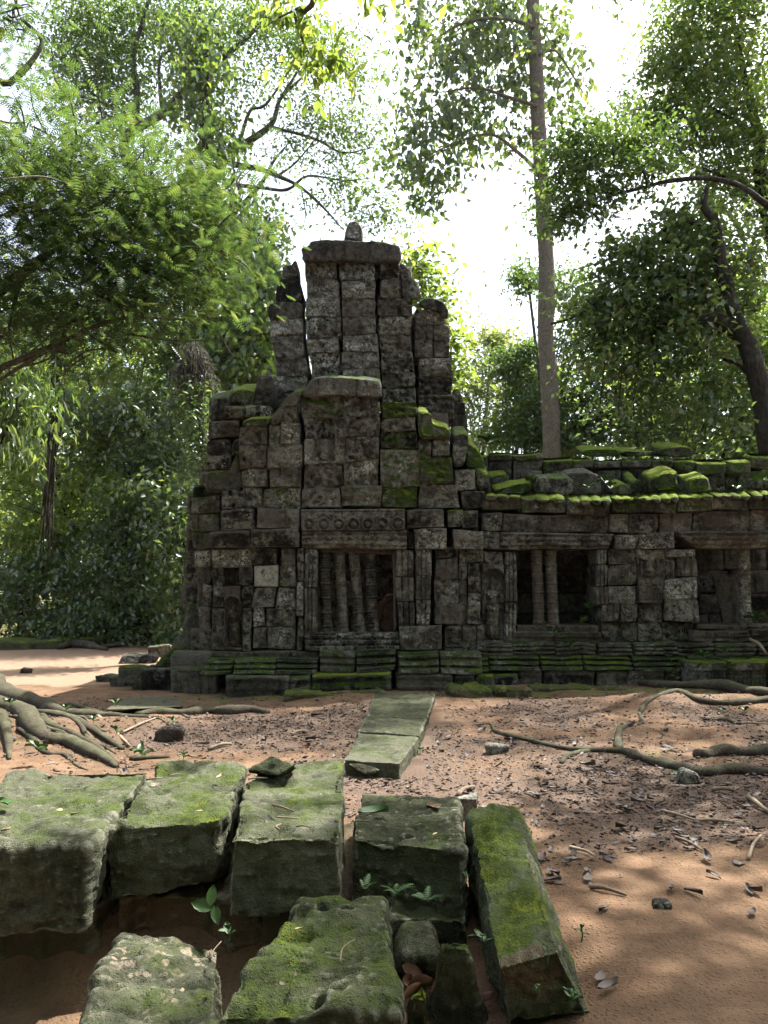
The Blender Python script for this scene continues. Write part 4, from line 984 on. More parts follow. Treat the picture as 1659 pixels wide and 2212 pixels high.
core(GW, 1.75, 1.95, 13.9, 15.5, .5, 3.2, 506); core(GW, 9.3, 9.6, 13.2, 16, 0, 3.2, 507)

# blocks fallen inside the second opening
fb = hex_stone('fallen_slab', [px(RC, 1420, 1010, 14.2), px(RC, 1540, 1010, 14.2), px(RC, 1560, 1000, 14.7), px(RC, 1430, 1000, 14.7), px(RC, 1365, 728, 14.2), px(RC, 1490, 745, 14.2), px(RC, 1500, 740, 14.7), px(RC, 1400, 720, 14.7)], 24, .12, .04, .015, 0, mat=M_TEMPLE, seed=610, lich=.2, moss=.15)
setp(fb, 'dark broken slab leaning inside the right gallery opening', 'stone slab')
fb = hex_stone('fallen_stone', [px(RC, 620, 1010, 14.3), px(RC, 720, 1010, 14.3), px(RC, 720, 1005, 14.7), px(RC, 620, 1005, 14.7), px(RC, 640, 925, 14.4), px(RC, 690, 940, 14.4), px(RC, 690, 940, 14.6), px(RC, 640, 930, 14.6)], 16, .2, .04, .015, 0, mat=M_TEMPLE, seed=611, lich=.1, moss=.15)
setp(fb, 'small dark stone lying inside the left gallery opening', 'stone')

# loose blocks on the gallery roof
LB = [([(226, 238), (250, 230), (322, 224), (329, 275), (310, 300), (232, 300)], 14.5, .75, 'mossy tilted block on the gallery roof nearest the tower'),
      ([(250, 300), (300, 288), (400, 272), (462, 265), (472, 330), (252, 335)], 14.0, .9, 'long low bright-moss block on the roof above the first eaves'),
      ([(469, 244), (480, 239), (630, 237), (656, 246), (657, 335), (469, 335)], 13.7, .5, 'square dark block with moss top in the middle of the gallery roof'),
      ([(620, 224), (650, 216), (705, 216), (770, 226), (802, 242), (808, 340), (650, 340)], 14.15, .18, 'bare grey boulder on the gallery roof behind the square block'),
      ([(874, 340), (880, 280), (905, 266), (930, 270), (962, 302), (966, 340)], 13.9, .85, 'small mossy stone with peaked top on the gallery roof'),
      ([(945, 256), (975, 240), (1000, 250), (1022, 268), (1032, 335), (955, 335)], 14.3, .6, 'grey-green pointed stone behind the small peaked one on the roof'),
      ([(1058, 236), (1100, 226), (1150, 212), (1200, 208), (1208, 320), (1058, 320)], 14.0, .85, 'tall bright mossy block on the gallery roof right of centre'),
      ([(1208, 240), (1228, 240), (1236, 320), (1208, 320)], 14.15, .55, 'thin upright stone wedged between two roof blocks'),
      ([(1236, 252), (1290, 238), (1342, 227), (1368, 302), (1372, 330), (1238, 330)], 14.05, .7, 'rightmost loose mossy block on the gallery roof, tilted to the left')]
for pts, yy, ms, lb in LB:
    o = poly_block(None, 'roof_block', pts, RC, yy, .45, moss=ms, lich=.25 if ms < .3 else .05, brown=.1, bev=.05, low=.035, lean=.15)
    setp(o, lb, 'stone block', 'loose blocks on the gallery roof')
# ------------------------------------------------------------------ foreground blocks
def stone_from(name, top, zt, bot_z, label, inset=0.0, flare=0.0, **k):
    """top: 4 photo points FL, FR, BR, BL with heights zt (one or four); sides drop to bot_z"""
    zt = zt if hasattr(zt, '__len__') else [zt] * 4
    T = [atZ(u, v, z) for (u, v), z in zip(top, zt)]
    c = np.mean(T, 0)
    B = []
    for i, p in enumerate(T):
        q = p.copy(); q[:2] += (q[:2] - c[:2]) * flare; q[2] = bot_z if not hasattr(bot_z, '__len__') else bot_z[i]
        B.append(q)
    holes = [(atZ(u, v, z), r, d) for (u, v, z, r, d) in k.pop('holes', ())]
    fh = [(atY(u, v, T[0][1] if y is None else y), r, d) for (u, v, y, r, d) in k.pop('face_holes', ())]
    o = hex_stone(name, B + T, holes=holes + fh, **k)
    return setp(o, label, 'stone block', 'mossy blocks in the foreground')
b1 = stone_from('stone_block', [(-190, 1838), (198, 1826), (322, 1664), (30, 1668)], [.50, .50, .47, .47], [.10, .12, .10, .10],
                'wide mossy block at the left edge with a round peg hole in its face', flare=-.03, n=60, r=.055, low=.035, mid=.015, fine=.005, seed=1, moss=.36, lich=.18, brown=.05,
                holes=[(140, 1684, .48, .05, .05)], face_holes=[(86, 1900, None, .029, .10)], tool=.02)
b2 = stone_from('stone_block', [(226, 1790), (478, 1768), (532, 1650), (345, 1652)], [.48, .49, .46, .46], [.10, .16, .12, .12],
                'mossy block with chipped rounded lower edge, second in the row from the left', flare=-.02, n=60, r=.075, low=.05, mid=.018, fine=.004, seed=2, moss=.34, lich=.22, brown=.05,
                face_holes=[(340, 1862, None, .029, .10)], tool=.02)
b3 = stone_from('stone_block', [(492, 1806), (740, 1808), (745, 1640), (560, 1642)], [.50, .50, .47, .47], [.12, .16, .12, .12],
                'long flat mossy block carrying the loose dark stone', flare=-.02, n=60, r=.055, low=.03, mid=.014, fine=.004, seed=3, moss=.30, lich=.25, brown=.05,
                holes=[(578, 1780, .5, .029, .10), (669, 1778, .5, .029, .10)], tool=.03)
b4 = stone_from('stone_block', [(757, 1806), (1000, 1836), (984, 1726), (784, 1708)], [.42, .40, .38, .39], [.06, .02, .05, .05],
                'mossy block right of the row with a big green leaf on it', flare=.03, n=64, r=.065, low=.035, mid=.013, fine=.004, seed=4, moss=.28, lich=.3, brown=.05,
                holes=[(884, 1794, .42, .03, .09)], tool=.03)
# courses under the row
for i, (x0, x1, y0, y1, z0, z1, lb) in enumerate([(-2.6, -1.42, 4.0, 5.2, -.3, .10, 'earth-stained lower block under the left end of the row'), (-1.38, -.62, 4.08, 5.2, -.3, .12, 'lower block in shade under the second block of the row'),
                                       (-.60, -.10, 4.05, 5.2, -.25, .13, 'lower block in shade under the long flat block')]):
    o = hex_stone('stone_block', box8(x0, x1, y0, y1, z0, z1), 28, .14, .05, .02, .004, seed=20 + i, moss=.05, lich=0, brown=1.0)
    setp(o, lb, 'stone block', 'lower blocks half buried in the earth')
bl = stone_from('stone_block', [(835, 1975), (1020, 1985), (1010, 1900), (840, 1895)], [.14, .12, .14, .14], -.25, 'dark green mossy block low in the gap under the leaf block', n=30, r=.12, low=.04, mid=.015, seed=27, moss=.42, lich=.05)
# front boulders
f1 = stone_from('boulder', [(140, 2260), (470, 2270), (486, 2020), (262, 2012)], [.20, .22, .20, .18], -.3,
                'pale lichen-blotched flat boulder at the bottom left of the photo', flare=.10, n=60, r=.13, low=.05, mid=.016, fine=.005, seed=31, moss=.24, lich=.75, brown=.05, tool=.02)
f1['category'] = 'boulder'; f1['group'] = 'boulders at the front'
f2 = stone_from('boulder', [(450, 2190), (868, 2170), (832, 1936), (650, 1938)], [.27, .30, .32, .32], -.3,
                'big flat boulder with four peg holes at the bottom middle of the photo', flare=.05, n=64, r=.12, low=.045, mid=.014, fine=.005, seed=32, moss=.40, lich=.5, brown=.05, tool=.035,
                holes=[(697, 1960, .32, .024, .10), (750, 1966, .32, .024, .10), (690, 2158, .29, .028, .11), (615, 2146, .29, .024, .10)])
f2['category'] = 'boulder'; f2['group'] = 'boulders at the front'
# leaning slab on the right
def slab():
    TLf, TRf = atZ(1012, 1752, .44), atZ(1110, 1732, .44)
    TLn, TRn = atZ(1075, 2092, .20), atZ(1206, 2052, .25)
    BRn = atZ(1288, 2205, -.05); BLn = atZ(1092, 2235, -.10)
    BRf = TRf + np.array((.14, .06, -.46)); BLf = TLf + np.array((.02, .05, -.5))
    o = hex_stone('leaning_slab', [BLn, BRn, BRf, BLf, TLn, TRn, TRf, TLf], 60, .07, .03, .014, .004, seed=41, moss=.45, lich=.22, brown=.05, tool=.03, stain=lambda P: smooth01((TLn[1] + .10 - P[:, 1] + .08 * fbm(P, 5, 3, 4)) / .08) * smooth01((BRn[0] - .10 - P[:, 0] + .05 * fbm(P, 6, 3, 9)) / .06))
    return setp(o, 'long tilted slab with bright moss down its right side, earthy near end', 'stone slab')
sb = slab()
p1 = hex_stone('pointed_stone', [atZ(915, 2260, -.2), atZ(1050, 2260, -.2), atZ(1046, 2180, -.2), atZ(925, 2180, -.2), atZ(948, 2040, .24), atZ(1008, 2055, .22), atZ(1006, 2036, .24), atZ(955, 2024, .25)], 40, .14, .035, .016, .004, seed=51, moss=.45, lich=.3, brown=.1)
setp(p1, 'narrow pointed upright stone beside the big flat boulder', 'stone')
p2 = hex_stone('small_stone', [atZ(868, 2260, -.2), atZ(925, 2260, -.2), atZ(930, 2180, -.2), atZ(880, 2180, -.2), atZ(880, 2160, .05), atZ(922, 2150, .05), atZ(925, 2140, .07), atZ(890, 2140, .07)], 24, .3, .03, .012, .003, seed=52, moss=.9, lich=0)
setp(p2, 'small rounded bright-moss stone at the foot of the pointed stone', 'stone')
p3 = hex_stone('round_stone', [atZ(855, 2120, -.2), atZ(945, 2120, -.2), atZ(945, 2010, -.2), atZ(855, 2010, -.2), atZ(868, 2075, .06), atZ(935, 2070, .06), atZ(925, 2000, .10), atZ(875, 2000, .10)], 30, .4, .03, .012, .003, seed=53, moss=.4, lich=.05)
setp(p3, 'dark green rounded stone in the gap behind the pointed stone', 'stone')
ls = hex_stone('loose_stone', [atZ(540, 1668, .475), atZ(600, 1680, .475), atZ(640, 1660, .475), atZ(575, 1652, .475), atZ(532, 1662, .53), atZ(600, 1676, .53), atZ(640, 1652, .60), atZ(590, 1632, .60)], 30, .14, .02, .008, .003, seed=54, moss=.22, lich=.08, brown=.0)
setp(ls, 'loose dark angular stone lying on the long flat block', 'stone')
pb_s = hex_stone('pebble', [atZ(920, 1742, .385), atZ(950, 1750, .385), atZ(956, 1740, .385), atZ(925, 1730, .385), atZ(918, 1738, .415), atZ(948, 1747, .415), atZ(955, 1736, .415), atZ(925, 1726, .415)], 14, .35, .008, .004, .002, seed=55, moss=.0, lich=.1, brown=.8)
setp(pb_s, 'small brown pebble on the block with the green leaf', 'pebble')

# ------------------------------------------------------------------ slab path and stray stones
for i, (top, zt, lb) in enumerate([([(795, 1546), (922, 1551), (940, 1498), (808, 1498)], .10, 'pale far slab of the stone path, ending at the plinth'),
                                   ([(774, 1580), (906, 1588), (921, 1553), (794, 1549)], .11, 'short middle slab of the stone path'),
                                   ([(742, 1640), (866, 1648), (905, 1590), (773, 1582)], .13, 'nearest mossy slab of the stone path')]):
    T = [atZ(u, v, zt) for u, v in top]; B = [np.array((p[0], p[1], -.08)) for p in T]
    o = hex_stone('path_slab', B + T, 36, .06, .02, .008, .003, seed=70 + i, moss=.12 + .06 * i, lich=.3, brown=.15, lowscale=1.0)
    setp(o, lb, 'stone slab', 'slabs of the stone path')
o = hex_stone('wedge_stone', [atZ(752, 1668, -.03), atZ(812, 1684, -.03), atZ(822, 1668, -.03), atZ(765, 1655, -.03), atZ(752, 1650, .10), atZ(790, 1672, .03), atZ(820, 1664, .06), atZ(765, 1645, .11)], 20, .12, .012, .006, .002, seed=75, moss=.15, lich=.2, brown=.2)
setp(o, 'small grey wedge of stone at the near end of the slab path', 'stone')
o = hex_stone('flat_slab', [atZ(230, 1536, -.04), atZ(395, 1528, -.04), atZ(385, 1508, -.04), atZ(270, 1508, -.04), atZ(230, 1534, .05), atZ(395, 1526, .05), atZ(385, 1506, .05), atZ(270, 1508, .05)], 26, .1, .012, .006, .002, seed=76, moss=.08, lich=.2, brown=.3)
setp(o, 'flat grey slab flush with the earth behind the left roots', 'stone slab')
def ground_stone(name, u, v, w, d, h, seed, label, cat='stone', group=None, rot=0.0, **k):
    p = atZ(u, v); z = gz(p[0], p[1]); x, y = p[0], p[1]
    c = np.array(box8(-w / 2, w / 2, -d / 2, d / 2, -.06, h)); j = np.random.RandomState(seed).uniform(-.22, .22, (8, 3)) * np.array((w, d, h)); j[:4, 2] = 0
    c = c + j; ca, sa = math.cos(rot), math.sin(rot)
    c = np.stack([c[:, 0] * ca - c[:, 1] * sa + x, c[:, 0] * sa + c[:, 1] * ca + y, c[:, 2] + z], 1)
    o = hex_stone(name, c, k.pop('n', 16), k.pop('r', .42), .16 * min(w, h) + .015, .012, 0, seed=seed, **k)
    return setp(o, label, cat, group)
for i, (u, v, w, d, h, lb) in enumerate([(30, 1409, 1.3, .7, .26, 'long low mossy block at the left edge of the clearing'), (100, 1408, .75, .6, .24, 'squarish mossy block second from the left along the clearing edge'), (170, 1402, 1.1, .6, .24, 'mossy block beside the pale root along the clearing edge'),
                                   (255, 1396, .8, .5, .16, 'low mossy stone in the shade under the shrubs'), (338, 1391, .62, .5, .40, 'grey upright boulder at the edge of the clearing left of the tower'), (362, 1397, .5, .4, .26, 'mossy stone next to the grey boulder, close to the tower'), (381, 1394, .4, .4, .3, 'small stone half hidden by the tower base')]):
    ground_stone('edge_stone', u, v, w, d, h, 200 + i, lb, 'stone', 'stones along the clearing edge', mat=M_ROCK, moss=.7 if i != 4 else .2, lich=.2)
for i, (u, v, w, d, h, lb, ms) in enumerate([(300, 1432, .75, .5, .16, 'dark angular stone on the left end of the tower plinth', .15), (352, 1421, .7, .5, .26, 'slab resting against the back of the tower plinth', .4), (278, 1478, .5, .4, .14, 'low mossy stone beside the left end of the plinth', .4), (312, 1487, .45, .3, .12, 'small low stone in front of the left plinth blocks', .4), (245, 1466, .5, .35, .12, 'leftmost low stone by the tower plinth', .3), (690, 1478, .01, .01, .01, '', 0)][:5]):
    ground_stone('plinth_stone', u, v, w, d, h, 220 + i, lb, 'stone', 'stray stones at the foot of the tower', mat=M_TEMPLE, r=.13, moss=ms, lich=.1)
for i, (x, y, w, d, h, lb) in enumerate([(625, 166, .42, .22, .10, 'rounded dark stone where the plinth ends before the gallery'), (500, 458, .20, .14, .07, 'dark pebble-sized stone in the gravel before the gallery'), (1320, 600, .22, .16, .11, 'grey angular stone by the long thin root on the right'), (740, 655, 0, 0, 0, '')][:3]):
    u, v = RG(x, y); ground_stone('stray_stone', u, v, w, d, h, 240 + i, lb, 'stone', 'stray stones on the clearing', mat=M_TEMPLE, moss=.0, lich=.1, brown=.3)
for i, (x, y, w, d, h, lb) in enumerate([(735, 465, .26, .18, .12, 'dark stone on bare earth right of the left roots'), (110, 185, .2, .14, .1, 'dark stone on the sunlit earth at far left')]):
    u, v = RF(x, y); ground_stone('stray_stone', u, v, w, d, h, 250 + i, lb, 'stone', 'stray stones on the clearing', mat=M_TEMPLE, moss=.0, lich=.05, brown=.4)
u, v = RE(1275, 640); ground_stone('stray_stone', u, v, .13, .09, .035, 256, 'flat grey stone on the bare sand at lower right', 'stone', 'stray stones on the clearing', mat=M_TEMPLE, moss=0, lich=.1, brown=.3)
u, v = RE(568, 300); ground_stone('stray_stone', u, v, .16, .14, .12, 257, 'pale squared stone showing between the leaf block and the tilted slab', 'stone', 'stray stones on the clearing', mat=M_TEMPLE, moss=0, lich=.6, brown=.5, r=.1)
# low mossy bank of soil and stones in front of the gallery
for i, (x0, x1, y) in enumerate([(290, 470, 215), (472, 640, 212), (642, 900, 205), (905, 1050, 205)]):
    a_ = atZ(*RG(x0, y + 20)); b_ = atZ(*RG(x1, y + 20))
    ym = (a_[1] + b_[1]) / 2
    o = hex_stone('earth_bank', box8(a_[0], b_[0], ym, ym + .4, -.08, .15), 26, .25, .06, .025, .006, mat=M_ROCK, seed=260 + i, moss=.55, lich=.05, brown=.75)
    setp(o, ['low mossy earth ledge nearest the slab path', 'mossy earth ledge, second from the slab path', 'long mossy earth ledge before the gallery', 'mossy earth ledge by the big right root'][i], 'earth bank', 'earth ledges before the gallery')
for i, (x0, x1, y) in enumerate([(1230, 1450, 290), (1452, 1659, 280)]):
    a_ = atZ(*RF(x0, y + 12)); b_ = atZ(*RF(x1, y + 12)); ym = a_[1]
    o = hex_stone('earth_bank', box8(a_[0], b_[0], ym, ym + .3, -.08, .09), 22, .25, .05, .02, .006, mat=M_ROCK, seed=270 + i, moss=.45, lich=.05, brown=.8)
    setp(o, ['low earth ledge in front of the barred window', 'low earth ledge running up to the slab path'][i], 'earth bank', 'earth ledges before the gallery')

# ------------------------------------------------------------------ roots
def root_path(pts, R, rad, lift=.45):
    out = []; rr = []
    for i, (x, y) in enumerate(pts):
        p = atZ(*R(x, y)); z = gz(p[0], p[1])
        r = np.interp(i / (len(pts) - 1), np.linspace(0, 1, len(rad)), rad)
        out.append((p[0], p[1], z + r * lift)); rr.append(r)
    return out, rr
def root_obj(name, parent, pts, R, rad, seed, lift=.45, k=10, wob=.22):
    P_, r_ = root_path(pts, R, rad, lift)
    V, Fc = tube(P_, r_, k, wob * 1.5, seed, flat=.78)
    return centred(name, V, Fc, M_ROOT, parent)
# ------------------------------------------------------------------ foliage
def leaf_mesh(name, pts, size, seed, aspect=.5, droop=.35, jitter=.35, tint=None, flat=.55, kind='leaf'):
    """many separate small leaves, each two faces folded along the rib"""
    g = np.random.RandomState(seed); n = len(pts)
    L = size * g.uniform(1 - jitter, 1 + jitter, n)
    az = g.uniform(0, 2 * np.pi, n); dp = np.clip(g.normal(droop, .45, n), -1.2, 1.5)
    d = np.stack([np.cos(az) * np.cos(dp), np.sin(az) * np.cos(dp), -np.sin(dp)], 1)
    up = np.stack([g.normal(0, flat, n), g.normal(0, flat, n), np.ones(n)], 1)
    s = np.cross(d, up); s /= np.linalg.norm(s, axis=1)[:, None] + 1e-9
    nn = np.cross(s, d)
    Lc = L[:, None]; w = Lc * aspect * .5
    base = pts; mid = pts + d * Lc * .45; tip = pts + d * Lc - nn * Lc * .12
    V = np.stack([base, mid + s * w + nn * w * .3, tip, mid - s * w + nn * w * .3], 1).reshape(-1, 3)
    i = np.arange(n) * 4
    Ft = np.stack([np.stack([i, i + 1, i + 2], 1), np.stack([i, i + 2, i + 3], 1)], 1).reshape(-1, 3)
    me = mesh_fast(name, V, Ft)
    tv = (tint if tint is not None else g.uniform(0, 1, n))
    a = me.attributes.new('tint', 'FLOAT', 'FACE'); a.data.foreach_set('value', np.repeat(tv, 2).astype(np.float32))
    return me
def mesh_fast(name, V, Ft):
    me = bpy.data.meshes.new(name); nf, k = Ft.shape
    me.vertices.add(len(V)); me.vertices.foreach_set('co', V.astype(np.float32).ravel())
    me.loops.add(nf * k); me.loops.foreach_set('vertex_index', Ft.astype(np.int32).ravel())
    me.polygons.add(nf); me.polygons.foreach_set('loop_start', np.arange(0, nf * k, k, dtype=np.int32))
    me.update(calc_edges=True)
    return me
def frond_mesh(name, pts, size, seed, pairs=7):
    """feathery fronds: a row of narrow leaflets on both sides of a drooping rib"""
    g = np.random.RandomState(seed); n = len(pts)
    L = size * g.uniform(.65, 1.3, n)
    az = g.uniform(0, 2 * np.pi, n); dp = np.clip(g.normal(.35, .4, n), -.8, 1.3)
    d = np.stack([np.cos(az) * np.cos(dp), np.sin(az) * np.cos(dp), -np.sin(dp)], 1)
    up = np.stack([g.normal(0, .4, n), g.normal(0, .4, n), np.ones(n)], 1)
    s = np.cross(d, up); s /= np.linalg.norm(s, axis=1)[:, None]
    nn = np.cross(s, d)
    VV = []
    for j in range(pairs):
        t = (j + .6) / pairs
        c = pts + d * (L * t)[:, None] - nn * (L * .22 * t * t)[:, None]
        wl = L * .34 * math.sin(math.pi * min(1, .25 + t * .72)) ** .8
        for sg in (-1, 1):
            e = c + s * (sg * wl)[:, None] + d * (wl * .35)[:, None] - nn * (wl * .15)[:, None]
            b = c + d * (L * .085)[:, None]
            VV.append(np.stack([c - d * (L * .02)[:, None], e, b], 1))
    V = np.concatenate(VV, 1).reshape(-1, 3)
    Ft = np.arange(len(V)).reshape(-1, 3)
    me = mesh_fast(name, V, Ft)
    a = me.attributes.new('tint', 'FLOAT', 'FACE'); a.data.foreach_set('value', np.repeat(g.uniform(0, 1, n), 2 * pairs).astype(np.float32))
    return me
def cloud(blobs, seed, per=34, clump=.30, shell=.55):
    """points in clumps spread through ellipsoids (c, (rx,ry,rz), n)"""
    g = np.random.RandomState(seed); out = []; tn = []
    for c, r, n in blobs:
        m = max(2, int(n / per))
        cc = np.array(c) + np.clip(g.normal(0, 1, (m, 3)), -2.1, 2.1) * np.array(r) * .66
        k = np.maximum(3, g.poisson(n / m, m))
        idx = np.repeat(np.arange(m), k)
        sz = clump * g.uniform(.45, 1.6, m)
        p = cc[idx] + g.normal(0, 1, (len(idx), 3)) * np.array((1, 1, .62)) * sz[idx][:, None]
        out.append(p); ct = g.uniform(0, .75, m); tn.append(np.clip(ct[idx] + g.normal(.1, .2, len(idx)), 0, 1))
    return np.concatenate(out), np.concatenate(tn)
def pblob(u, v, ru, rv, Y, n, ry=None):
    c = atY(u, v, Y); k = Y / F
    return (c, (ru * k, ry if ry else .5 * (ru + rv) * k, rv * k), n)
def tree(name, label, base, branches, blobs, leaf='small', size=.12, seed=0, bark=None, group=None, cat='tree', crown='crown',
         aspect=.5, droop=.35, per=34, clump=.28, kind='leaf', flat=.55, twigs=0, k=10):
    root = empty(name, base); setp(root, label, cat, group)
    mb = MB()
    for i, (pts, rad) in enumerate(branches):
        V, Fc = tube(pts, rad, k if max(rad) > .06 else 6, .14, seed + i); mb.put(V, Fc)
    g = np.random.RandomState(seed + 5)
    if twigs and blobs:                                     # thin twigs through each clump
        for c, r, n in blobs:
            for _ in range(twigs):
                a = np.array(c) + g.normal(0, .3, 3) * np.array(r); b = a + g.normal(0, .75, 3) * np.array(r)
                m_ = (a + b) / 2 + g.normal(0, .12, 3) * np.array(r)
                V, Fc = tube([a, m_, b], [.016, .011, .004], 4, 0, 0, False); mb.put(V, Fc)
    if mb.n:
        V = mb.verts(); me = mesh_of('trunk', V - np.array(base), mb.F)
        add('trunk' if cat == 'tree' else 'stem', me, bark or M_BARK, root, base)
    if blobs:
        P_, tn = cloud(blobs, seed + 9, per, clump)
        P_ = P_ - np.array(base)
        me = frond_mesh('crown', P_, size, seed) if kind == 'frond' else leaf_mesh('crown', P_, size, seed, aspect, droop, tint=tn, flat=flat)
        add(crown, me, LM[leaf], root, base)
    return root
def pp(path, Y): return [atY(u, v, Y[i] if hasattr(Y, '__len__') else Y) for i, (u, v) in enumerate(path)]
def gbase(x, y): return (x, y, gz(x, y))

# 1 the feathery tree whose roots spread at the left
B1 = gbase(-5.9, 9.3)
ft = tree('feathery_tree', 'feathery bright green tree reaching in from the left edge over the roots', B1,
     [([B1 + np.array((0, 0, -.3)), np.array((-5.8, 9.3, 1.2)), np.array((-5.6, 9.4, 3.2)), np.array((-5.5, 9.8, 5.5))], [.55, .36, .30, .22]),
      ([np.array((-5.6, 9.4, 3.2)), *pp([(-60, 690), (90, 560), (200, 450), (330, 380)], 9.8)], [.14, .10, .06, .035, .012]),
      ([np.array((-5.55, 9.4, 3.0)), *pp([(-40, 830), (60, 770), (130, 740), (250, 690), (400, 690)], 9.6)], [.07, .045, .035, .03, .022, .012]),
      ([np.array((-5.5, 9.8, 5.0)), *pp([(-40, 470), (50, 400), (170, 300), (230, 250)], 10.2)], [.10, .08, .05, .03, .012]),
      ([np.array((-5.5, 9.8, 5.4)), *pp([(-30, 210), (20, 180), (70, 130), (90, 85), (45, 40)], 10)], [.07, .05, .045, .04, .03, .02]),
      (pp([(130, 740), (0, 820), (-40, 850)], 9.6), [.03, .02, .01]), (pp([(60, 560), (20, 700), (30, 780)], 9.7), [.03, .02, .01])],
     [pblob(60, 300, 172, 119, 10, 874), pblob(40, 400, 158, 119, 9.6, 874), pblob(190, 350, 119, 92, 10, 583), pblob(160, 460, 172, 119, 9.4, 1069), pblob(300, 430, 119, 92, 9.6, 777), pblob(60, 560, 198, 119, 9.4, 1069),
      pblob(230, 560, 172, 106, 9.8, 1069), pblob(390, 500, 119, 92, 10, 777), pblob(470, 440, 79, 79, 10.3, 408), pblob(340, 600, 145, 92, 10, 777), pblob(90, 680, 185, 79, 9.6, 874), pblob(250, 660, 145, 73, 9.8, 680), pblob(430, 560, 92, 79, 10.2, 408), pblob(20, 30, 53, 53, 10, 233), pblob(150, 760, 145, 46, 9.6, 252)],
     'feather', .185, 11, M_BARK, kind='frond', per=12, clump=.26, twigs=12)
# roots belong to the feathery tree
rootL = [([(-150, 190), (-40, 235), (60, 290), (180, 330), (280, 365), (420, 372), (520, 395)], [.34, .28, .2, .15, .11, .07]),
         ([(-150, 330), (-40, 335), (80, 355), (112, 440), (180, 488), (300, 492), (400, 532), (470, 570), (505, 590)], [.26, .22, .17, .14, .12, .10, .05]),
         ([(100, 390), (200, 450), (330, 470), (430, 505), (505, 575)], [.10, .08, .06, .04]),
         ([(120, 360), (280, 400), (400, 450), (530, 505)], [.09, .08, .07, .05]),
         ([(200, 335), (330, 360), (480, 380), (640, 402)], [.11, .09, .08, .05]),
         ([(590, 362), (680, 350), (790, 350), (900, 342), (1000, 352), (1080, 345), (1160, 352)], [.06, .10, .11, .12, .12, .11, .08]),
         ([(300, 350), (380, 348), (470, 362), (560, 380)], [.05, .07, .06, .04]),
         ([(560, 552), (640, 550), (730, 540)], [.04, .055, .035]),
         ([(640, 400), (690, 415), (740, 435)], [.03, .025, .012]), ([(-100, 420), (-10, 440), (30, 490), (40, 560)], [.16, .12, .08, .03]),
         ([(150, 400), (190, 430), (210, 470)], [.05, .05, .03]), ([(540, 400), (590, 430), (570, 455)], [.03, .025, .012])]
gr_ = random.Random(12)
for _i in range(16):
    x_, y_ = gr_.uniform(-20, 330), gr_.uniform(300, 520); L_ = gr_.uniform(120, 330); dy_ = gr_.uniform(.1, .55)
    rootL.append(([(x_ + L_ * t_ + gr_.uniform(-14, 14), y_ + L_ * t_ * dy_ + gr_.uniform(-12, 12)) for t_ in (0, .2, .4, .6, .8, 1)], [gr_.uniform(.035, .075), .05, .035, .012]))
for i, (pts, rad) in enumerate(rootL): root_obj('root', ft, pts, RF, [r * .68 for r in rad], 30 + i, lift=.35, wob=.3)
# the big roots on the right come from a tree outside the picture
BR = gbase(8.4, 11.4)
rt = tree('root_tree', 'big tree beyond the right edge whose grey roots cross the clearing', BR,
          [([np.array(BR) + np.array((0, 0, -.3)), np.array(BR) + np.array((0, 0, 1.5)), np.array(BR) + np.array((.2, .1, 5)), np.array(BR) + np.array((-.2, .3, 9))], [.75, .5, .42, .3]),
           ([np.array((8.4, 11.6, 7.5)), np.array((6.9, 10.4, 9.2)), np.array((5.2, 9.0, 10.2))], [.2, .13, .06]), ([np.array((8.3, 11.6, 8.2)), np.array((9.6, 9.2, 10)), np.array((9.8, 6.5, 11))], [.2, .13, .06]), ([np.array((8.2, 11.7, 8.8)), np.array((7.6, 8.2, 10.8)), np.array((6.2, 5.6, 11.6))], [.18, .12, .05])],
          [], 'small', .16, 21, M_BARK)
rootR = [([(1060, 175), (1150, 208), (1280, 216), (1450, 222), (1560, 235), (1659, 255), (1850, 275), (2100, 250)], [.07, .12, .15, .19, .22, .24, .27, .4]),
         ([(1105, 300), (1150, 262), (1270, 242), (1380, 268), (1500, 272), (1700, 262)], [.04, .06, .08, .09, .10]),
         ([(400, 350), (460, 348), (490, 385), (620, 412), (700, 440), (840, 466), (1020, 466), (1100, 492), (1220, 532), (1380, 566), (1520, 562), (1700, 575), (1900, 560)], [.02, .03, .035, .045, .05, .065, .09, .10, .11, .12]),
         ([(1070, 362), (1022, 380), (1010, 430), (1022, 466)], [.05, .055, .06, .06]), ([(1105, 300), (1112, 330), (1100, 360)], [.035, .03, .02]),
         ([(1362, 486), (1450, 462), (1560, 462), (1700, 456), (1900, 445)], [.09, .11, .12, .13]),
         ([(1380, 325), (1480, 325), (1540, 368)], [.03, .05, .04]), ([(765, 512), (800, 482), (900, 466)], [.03, .04, .05]),
         ([(1045, 175), (1070, 160), (1110, 195)], [.03, .03, .04])]
for i, (pts, rad) in enumerate(rootR): root_obj('root', rt, pts, RG, [r * .72 for r in rad], 60 + i, lift=.4, wob=.3)
# roots along the far clearing edge
for i, (pts, rad, lb) in enumerate([([(255, 100), (300, 88), (350, 92), (400, 96), (460, 106)], [.10, .16, .13, .06], 'pale bent root on the sunlit earth at the far edge'), ([(440, 98), (540, 84), (640, 76), (740, 72)], [.08, .13, .13, .1], 'long pale root leading to the tower at the far edge')]):
    o = root_obj('surface_root', None, pts, RF, rad, 90 + i, .5); setp(o, lb, 'root', 'roots at the far edge of the clearing')

